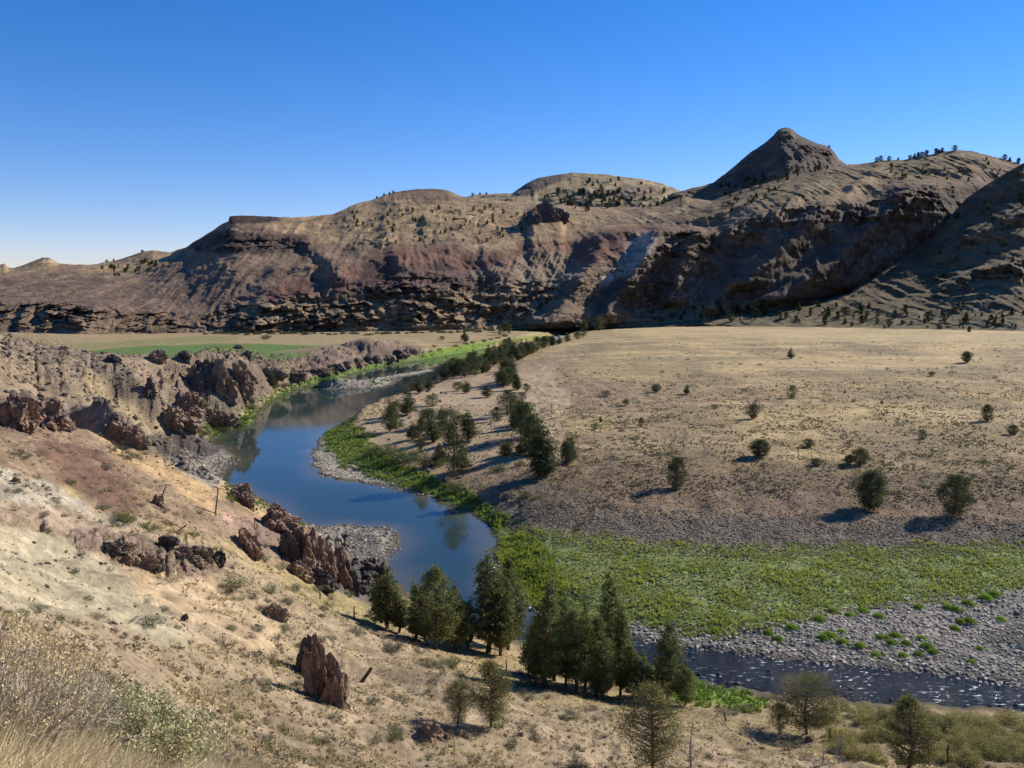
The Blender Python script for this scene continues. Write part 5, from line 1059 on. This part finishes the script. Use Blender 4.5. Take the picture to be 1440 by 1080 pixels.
SPIT = [(438,612),(462,604),(478,635),(520,655),(570,678),(610,700),(520,684),(450,672),(434,640)]
EDGE = [(694,770),(712,790),(722,822),(748,842),(780,862),(770,872),(736,860),(700,825)]
DELTA = [(385,716),(440,738),(555,736),(565,765),(545,805),(520,830),(500,800),(470,752),(430,748)]
LSH = [(235,640),(300,618),(335,630),(340,650),(315,665),(305,680),(330,694),(300,694),(240,660)]
DG_ = [(640,690),(700,680),(780,700),(850,712),(1000,722),(1200,728),(1440,732),(1700,735),(1700,775),(1100,782),(900,778),(780,765),(720,745),(680,725)]
BARP = [(425,548),(470,534),(570,518),(625,513),(560,545),(500,555)]
BANKP = [(560,640),(680,660),(760,640),(900,640),(1200,650),(1700,650),(1700,740),(1200,738),(1000,730),(850,720),(700,690),(600,690)]
BENCH = [(600,690),(650,698),(700,722),(760,742),(840,750),(900,764),(1000,766),(1200,768),(1440,764),(1800,766),(1800,838),(1440,832),(1300,848),(1150,866),(1050,890),(960,895),(880,880),(800,868),(740,855),(700,830),(690,800),(692,760),(660,720)]
parts = []
def st(n, box, poly, s0, s1, c1, c2, seed, keep=1.0, off=(0, 0)):
    X, Y, Z = sample(n, *box, seed); s = nearest_poly(X, Y, Z, poly, 7, seed); r = np.random.default_rng(seed + 1)
    m = (s > -2) & (r.random(n) < keep) & (Z > -.35); X, Y, Z = X[m], Y[m], Z[m]; k = m.sum(); t = r.random(k) ** 1.5; big = (r.random(k) ** 3)
    parts.append(stones(np.c_[X, Y, Z], s0 + (s1 - s0) * big, colmix(k, c1, c2, t), seed + 2))
st(34000, (.1,.75,50,92), LG, .07, .24, (.21,.19,.155), (.56,.50,.40), 1000)
st(5000, (-.28,-.05,95,160), SPIT, .12, .34, (.24,.21,.16), (.55,.48,.36), 1010); st(1600, (-.08,.1,65,95), EDGE, .10, .28, (.2,.19,.16), (.6,.55,.45), 1020)
st(7000, (-.3,-.12,70,112), DELTA, .08, .26, (.07,.065,.06), (.50,.45,.34), 1030); st(4000, (-.42,-.3,100,150), LSH, .12, .36, (.08,.07,.07), (.45,.41,.33), 1040)
st(36000, (-.08,.75,82,108), DG_, .05, .18, (.085,.068,.05), (.33,.275,.20), 1050); st(2500, (-.26,-.07,200,300), BARP, .2, .45, (.16,.15,.13), (.4,.37,.3), 1060)
st(9000, (-.12,.75,62,96), BENCH, .07, .2, (.10,.095,.08), (.38,.35,.28), 1070); st(26000, (-.15,.75,95,130), BANKP, .05, .17, (.095,.07,.05), (.29,.215,.15), 1080)
# stones strewn over the near slope and crags
X, Y, Z = sample(16000, -.7, .5, 12, 110, 1100); u, v = to_px(X, Y, Z); r = np.random.default_rng(5)
m = (gsd(X, Y) < -1) & (Z > 1.5) & ((X / Y < -.1) | (Y < 55)) & (sst(-.1, .4, fbm(X / 4, Y / 4, 3, 777)) > r.random(len(X)) * .8); X, Y, Z = X[m], Y[m], Z[m]
parts.append(stones(np.c_[X, Y, Z], .025 + .13 * r.random(len(X)) ** 4 + .0008 * Y, colmix(len(X), (.09,.06,.045), (.33,.25,.17), r.random(len(X))), 1101))
X, Y, Z = sample(9000, -.65, -.05, 90, 330, 1110); m = (gsd(X, Y) < -.5) & (Z > 1.0); kk_ = K2[np.clip(np.interp(np.log(Y), lyc, np.arange(len(yc))).astype(int), 0, len(yc) - 1), np.clip(np.interp(X / Y, ac, np.arange(len(ac))).astype(int), 0, len(ac) - 1)]
m &= (kk_ > .2) | (np.random.default_rng(3).random(len(X)) < .12); X, Y, Z = X[m], Y[m], Z[m]
parts.append(stones(np.c_[X, Y, Z], .15 + .55 * r.random(len(X)) ** 3, colmix(len(X), (.07,.055,.045), (.27,.205,.155), r.random(len(X))), 1111, flat=.9))
joined('river_gravel', parts, M_STONE, 'grey and pale cobbles of the river bars and strewn stones', 'gravel')
# dark stones standing in the riffle: countable ones
RS = [(745,648),(760,652),(795,668),(805,680),(815,640),(515,575),(1355,690),(1410,700),(1320,705),(240,585),(265,592),(370,622),(400,625),(470,638),(960,680),(1085,560),(735,640),(338,590)]
for i, (x, y) in enumerate(RS): rock(880 + x / 2.571, 720 + y / 2.571, 716 + y / 2.571, random.uniform(5, 8), M_BLK, 'dark wet stone in the riffle of the stream', 500 + i, cat='stone', name='boulder', group='stones in the stream riffle', sub=2)

gp = []
def gr(n, box, poly, h0, h1, wd, c1, c2, nb, seed, lean=.5, zf=None, nscale=4, thr=-1):
    X, Y, Z = sample(n, *box, seed); r = np.random.default_rng(seed + 1); sdv = gsd(X, Y)
    m = sdv < -.15
    if poly: m &= nearest_poly(X, Y, Z, poly, 13 if poly is BENCH else 6, seed) > -1
    if zf: m &= zf(X, Y, Z)
    nz = fbm(X / nscale, Y / nscale, 3, seed + 5); m &= nz > thr; X, Y, Z, nz = X[m], Y[m], Z[m], nz[m]; k = len(X)
    t = np.clip(.5 + nz * 1.1 + r.normal(size=k) * .25, 0, 1); hh = (h0 + (h1 - h0) * np.clip(.4 + nz * .9 + r.normal(size=k) * .25, 0, 1))
    return blades(np.c_[X, Y, Z - .02], hh, np.full(k, wd) * (1 + Y / 200), lean, colmix(k, c1, c2, t), nb, seed + 2)
G1, G2 = (.14,.20,.05), (.30,.34,.09)
gp.append(gr(60000, (-.1,.75,62,100), BENCH, .05, .30, .075, G1, G2, 6, 1200, thr=-.42, nscale=3.2)); gp.append(gr(16000, (-.1,.75,62,100), BENCH, .16, .5, .08, (.13,.22,.035), (.36,.38,.08), 7, 1204, thr=.05, nscale=5)); gp.append(gr(9000, (-.1,.75,62,104), BENCH, .15, .4, .07, (.30,.28,.11), (.40,.34,.15), 6, 1206, thr=.12, nscale=4))
RIV_R = [(690,725),(720,735),(770,775),(800,830),(780,862),(740,846),(706,822),(700,780)]
gp.append(gr(7000, (-.06,.1,68,100), RIV_R, .2, .6, .10, (.15,.22,.03), (.32,.37,.06), 8, 1210, thr=-.3))
STRIP = [(452,608),(465,600),(492,589),(512,610),(528,636),(580,660),(645,684),(712,726),(700,748),(660,716),(600,695),(545,678),(480,655),(462,630)]
gp.append(gr(16000, (-.26,.02,92,180), STRIP, .2, .7, .14, (.12,.20,.03), (.25,.32,.06), 7, 1220))
LSTR = [(285,600),(330,590),(352,572),(395,546),(430,532),(500,516),(600,498),(700,482),(800,464),(800,470),(700,490),(600,510),(500,528),(425,550),(360,592),(330,606),(300,620),(290,610)]
gp.append(gr(9000, (-.38,.08,130,600), LSTR, .5, 1.1, .3, (.11,.20,.03), (.24,.32,.05), 7, 1230, zf=lambda X, Y, Z: Z < 2.8))
gp.append(gr(9000, (-.38,-.18,125,300), [(285,612),(298,596),(340,582),(365,562),(395,545),(440,531),(475,530),(440,543),(400,557),(362,587),(330,606),(300,624)], .3, .9, .22, (.13,.22,.035), (.27,.35,.06), 7, 1232)); gp.append(gr(900, (-.25,-.08,220,300), [(500,542),(540,532),(548,538),(520,546)], .4, .8, .25, (.06,.13,.02), (.12,.2,.03), 7, 1235)); gp.append(gr(700, (-.25,-.08,260,380), [(580,519),(610,515),(615,519),(585,523)], .4, .8, .25, (.06,.13,.02), (.12,.2,.03), 7, 1236))
NST = [(720,895),(760,905),(960,948),(1080,983),(1075,1002),(960,990),(850,960),(740,930)]
gp.append(gr(6000, (-.05,.36,48,72), NST, .15, .5, .07, (.07,.13,.02), (.17,.23,.035), 7, 1240))
gp.append(gr(2500, (-.34,-.2,75,130), [(300,674),(345,690),(385,714),(360,716),(320,696)], .2, .5, .1, (.08,.14,.02), (.16,.22,.03), 6, 1250)); gp.append(gr(600, (-.26,-.2,90,110), [(412,736),(436,740),(430,748),(410,742)], .3, .6, .1, (.08,.15,.02), (.16,.22,.03), 6, 1255))
joined('green_grass', gp, M_GRASS, 'bright green grass along the river banks and the flood bench', 'grass')
gp = [gr(52000, (-.7,.7,14,100), None, .05, .20, .04, (.34,.27,.14), (.50,.40,.22), 5, 1300, .7, zf=lambda X, Y, Z: (Z > 1.2) & ((X / Y < -.1) | (Y < 66)) & (Z < 27) & (nearest_poly(X, Y, Z, [(-60,740),(60,745),(160,790),(280,850),(380,850),(400,880),(380,915),(230,905),(130,870),(0,860)], 6, 3) < -3), nscale=3, thr=.02)]
cl = [(-60,740),(60,745),(160,790),(280,850),(330,900),(230,905),(130,870),(0,860)]
gp.append(gr(26000, (-.5,.7,26,66), None, .08, .24, .045, (.23,.21,.10), (.40,.33,.165), 5, 1310, .6, zf=lambda X, Y, Z: (Z > 1.5) & (Z < 17) & (nearest_poly(X, Y, Z, cl, 6, 3) < -5), nscale=2.4, thr=.0))
gp.append(gr(30000, (-.05,.7,104,260), None, .10, .26, .12, (.30,.235,.12), (.48,.375,.20), 4, 1320, .8, zf=lambda X, Y, Z: Z > 3.7, nscale=7, thr=-.2))
gp.append(gr(14000, (-.05,.7,104,240), None, .12, .34, .2, (.10,.085,.05), (.15,.14,.075), 4, 1330, .9, zf=lambda X, Y, Z: Z > 3.1, nscale=9, thr=.02))
gp.append(gr(9000, (-.25,.1,100,200), None, .1, .3, .12, (.22,.17,.09), (.36,.28,.15), 5, 1340, .8, zf=lambda X, Y, Z: (Z > 1.7) & (Z < 3.9), nscale=5, thr=-.2))
gp.append(gr(9000, (-.66,-.1,100,300), None, .15, .4, .2, (.14,.13,.075), (.33,.26,.14), 5, 1350, .8, zf=lambda X, Y, Z: (Z > 2), nscale=9, thr=-.05))
joined('dry_grass', gp, M_GRASS, 'straw coloured dry grass on the slopes and the plain', 'grass')
# ================================================================ close foreground: twiggy bush, leafy shrub, dry grass
def gpt(u, v): 
    hit, ob = pick(u, v); return hit
r = np.random.default_rng(77)
def local_ground(X, Y): return gz(np.atleast_1d(X).astype(float), np.atleast_1d(Y).astype(float))
def shoot(base, d, L_, n, r0, droop, wob):
    """a bent stem as tube segments; returns segs and points"""
    p = np.array(base, float); d = np.array(d, float); segs = []; P = [p]
    for i in range(n):
        d = d + r.normal(size=3) * wob; d[2] -= droop; d /= np.linalg.norm(d); q = p + d * L_ / n
        segs.append((p, q, r0 * (1 - i / n) + .0006, r0 * (1 - (i + 1) / n) + .0006)); p = q; P.append(p)
    return segs, P
def bush(name, label, centers, nst, L0, L1, twig_m, leafcol, leafsz, perst, seedhead=0, spread=.75, droop=.02, sub=3):
    segs = []; LP = []
    for i in range(nst):
        cx, cy, cr = centers[r.integers(len(centers))]; a = r.uniform(0, 6.283); q = cr * math.sqrt(r.random()) * .5
        x, y = cx + math.cos(a) * q, cy + math.sin(a) * q; z = float(local_ground(x, y)[0]) - .02
        d = (math.cos(a) * spread * r.random() + r.normal() * .15, math.sin(a) * spread * r.random() + r.normal() * .15, .75)
        s, P = shoot((x, y, z), d, r.uniform(L0, L1), 6, r.uniform(.003, .0065), droop, .12); segs += s
        for k in range(sub):
            j = r.integers(2, 6); dd = np.array(P[j]) - np.array(P[j - 1]); dd = dd / np.linalg.norm(dd) + r.normal(size=3) * .45
            s2, P2 = shoot(P[j], dd, r.uniform(.25, .5) * L0, 4, .002, droop, .15); segs += s2; LP += P2[1:]
        LP += P[3:]
    V, Fc = tubes(segs, 3); o = mesh_np(name, V, Fc, twig_m); tag(o, label, 'bush')
    if perst:
        LP = np.array(LP); c = np.repeat(LP, perst, 0) + r.normal(size=(len(LP) * perst, 3)) * .022
        C = np.array(leafcol)[None] * r.uniform(.6, 1.45, (len(c), 1)); C[:, 0] *= r.uniform(.85, 1.2, len(c))
        lv = leaves(c, leafsz, r, .5, .3, C); mesh_np('leaves', *lv[:2], M_LEAF, lv[2], parent=o)
    if seedhead:
        tips = LP if perst else np.array(LP); sel = tips[r.random(len(tips)) < seedhead]
        c = np.repeat(sel, 9, 0) + r.normal(size=(len(sel) * 9, 3)) * np.array([.012, .012, .022]); C = np.array((.58,.47,.27))[None] * r.uniform(.7, 1.3, (len(c), 1))
        lv = leaves(c, .015, r, .7, .2, C); mesh_np('seed_heads', *lv[:2], M_LEAF, lv[2], parent=o)
    return o
def cen(u, v, rad):
    h = gpt(u, v); return (h.x, h.y, rad)
bush('saltbush', 'twiggy grey-brown bush with pale golden seed heads at the lower left corner', [cen(20,1010,.5), cen(70,1015,.5), cen(-40,1000,.5), cen(110,1000,.4)], 560, .20, .40, M_TWIG, (.40,.36,.24), .011, 1, seedhead=.03, spread=.9, sub=4)
bush('saltbush', 'straw-golden seed stalks rising behind the twiggy bush', [cen(60,985,.5), cen(100,985,.4), cen(20,985,.4)], 90, .34, .55, M_TWIG, (.50,.40,.22), .013, 2, seedhead=.5, spread=.4)
bush('leafy_shrub', 'grey-green leafy shrub right of the twiggy seed bush in the near foreground', [cen(150,1000,.5), cen(195,1020,.55), cen(235,1045,.5), cen(150,1040,.4), cen(275,1070,.3), cen(200,1065,.4)], 560, .22, .46, M_TWIG, (.42,.41,.23), .025, 7, spread=1.0)
bush('leafy_shrub', 'smaller ragged dry-tipped shrub at the bottom edge right of the leafy one', [cen(330,1079,.5), cen(370,1079,.5)], 110, .25, .45, M_TWIG, (.42,.39,.23), .02, 2, spread=.7)
# dry grass around the bushes
n = 7500; a_ = r.uniform(-.66, -.2, n); Yg = np.exp(r.uniform(math.log(1.8), math.log(9.5), n)); Xg = a_ * Yg; Zg = gz(Xg, Yg)
u_, v_ = to_px(Xg, Yg, Zg); m = (u_ < 470) & ~((u_ > 330) & (Yg < 5)); Xg, Yg, Zg = Xg[m], Yg[m], Zg[m]; k = len(Xg)
V, Fc, C = blades(np.c_[Xg, Yg, Zg - .01], r.uniform(.04, .15, k), np.full(k, .009), 2.4, colmix(k, (.50,.42,.25), (.70,.61,.40), r.random(k)), 10, 99)
tag(mesh_np('straw_grass', V, Fc, M_GRASS, C), 'cream coloured dead grass around the foreground bushes', 'grass', None, 'stuff')
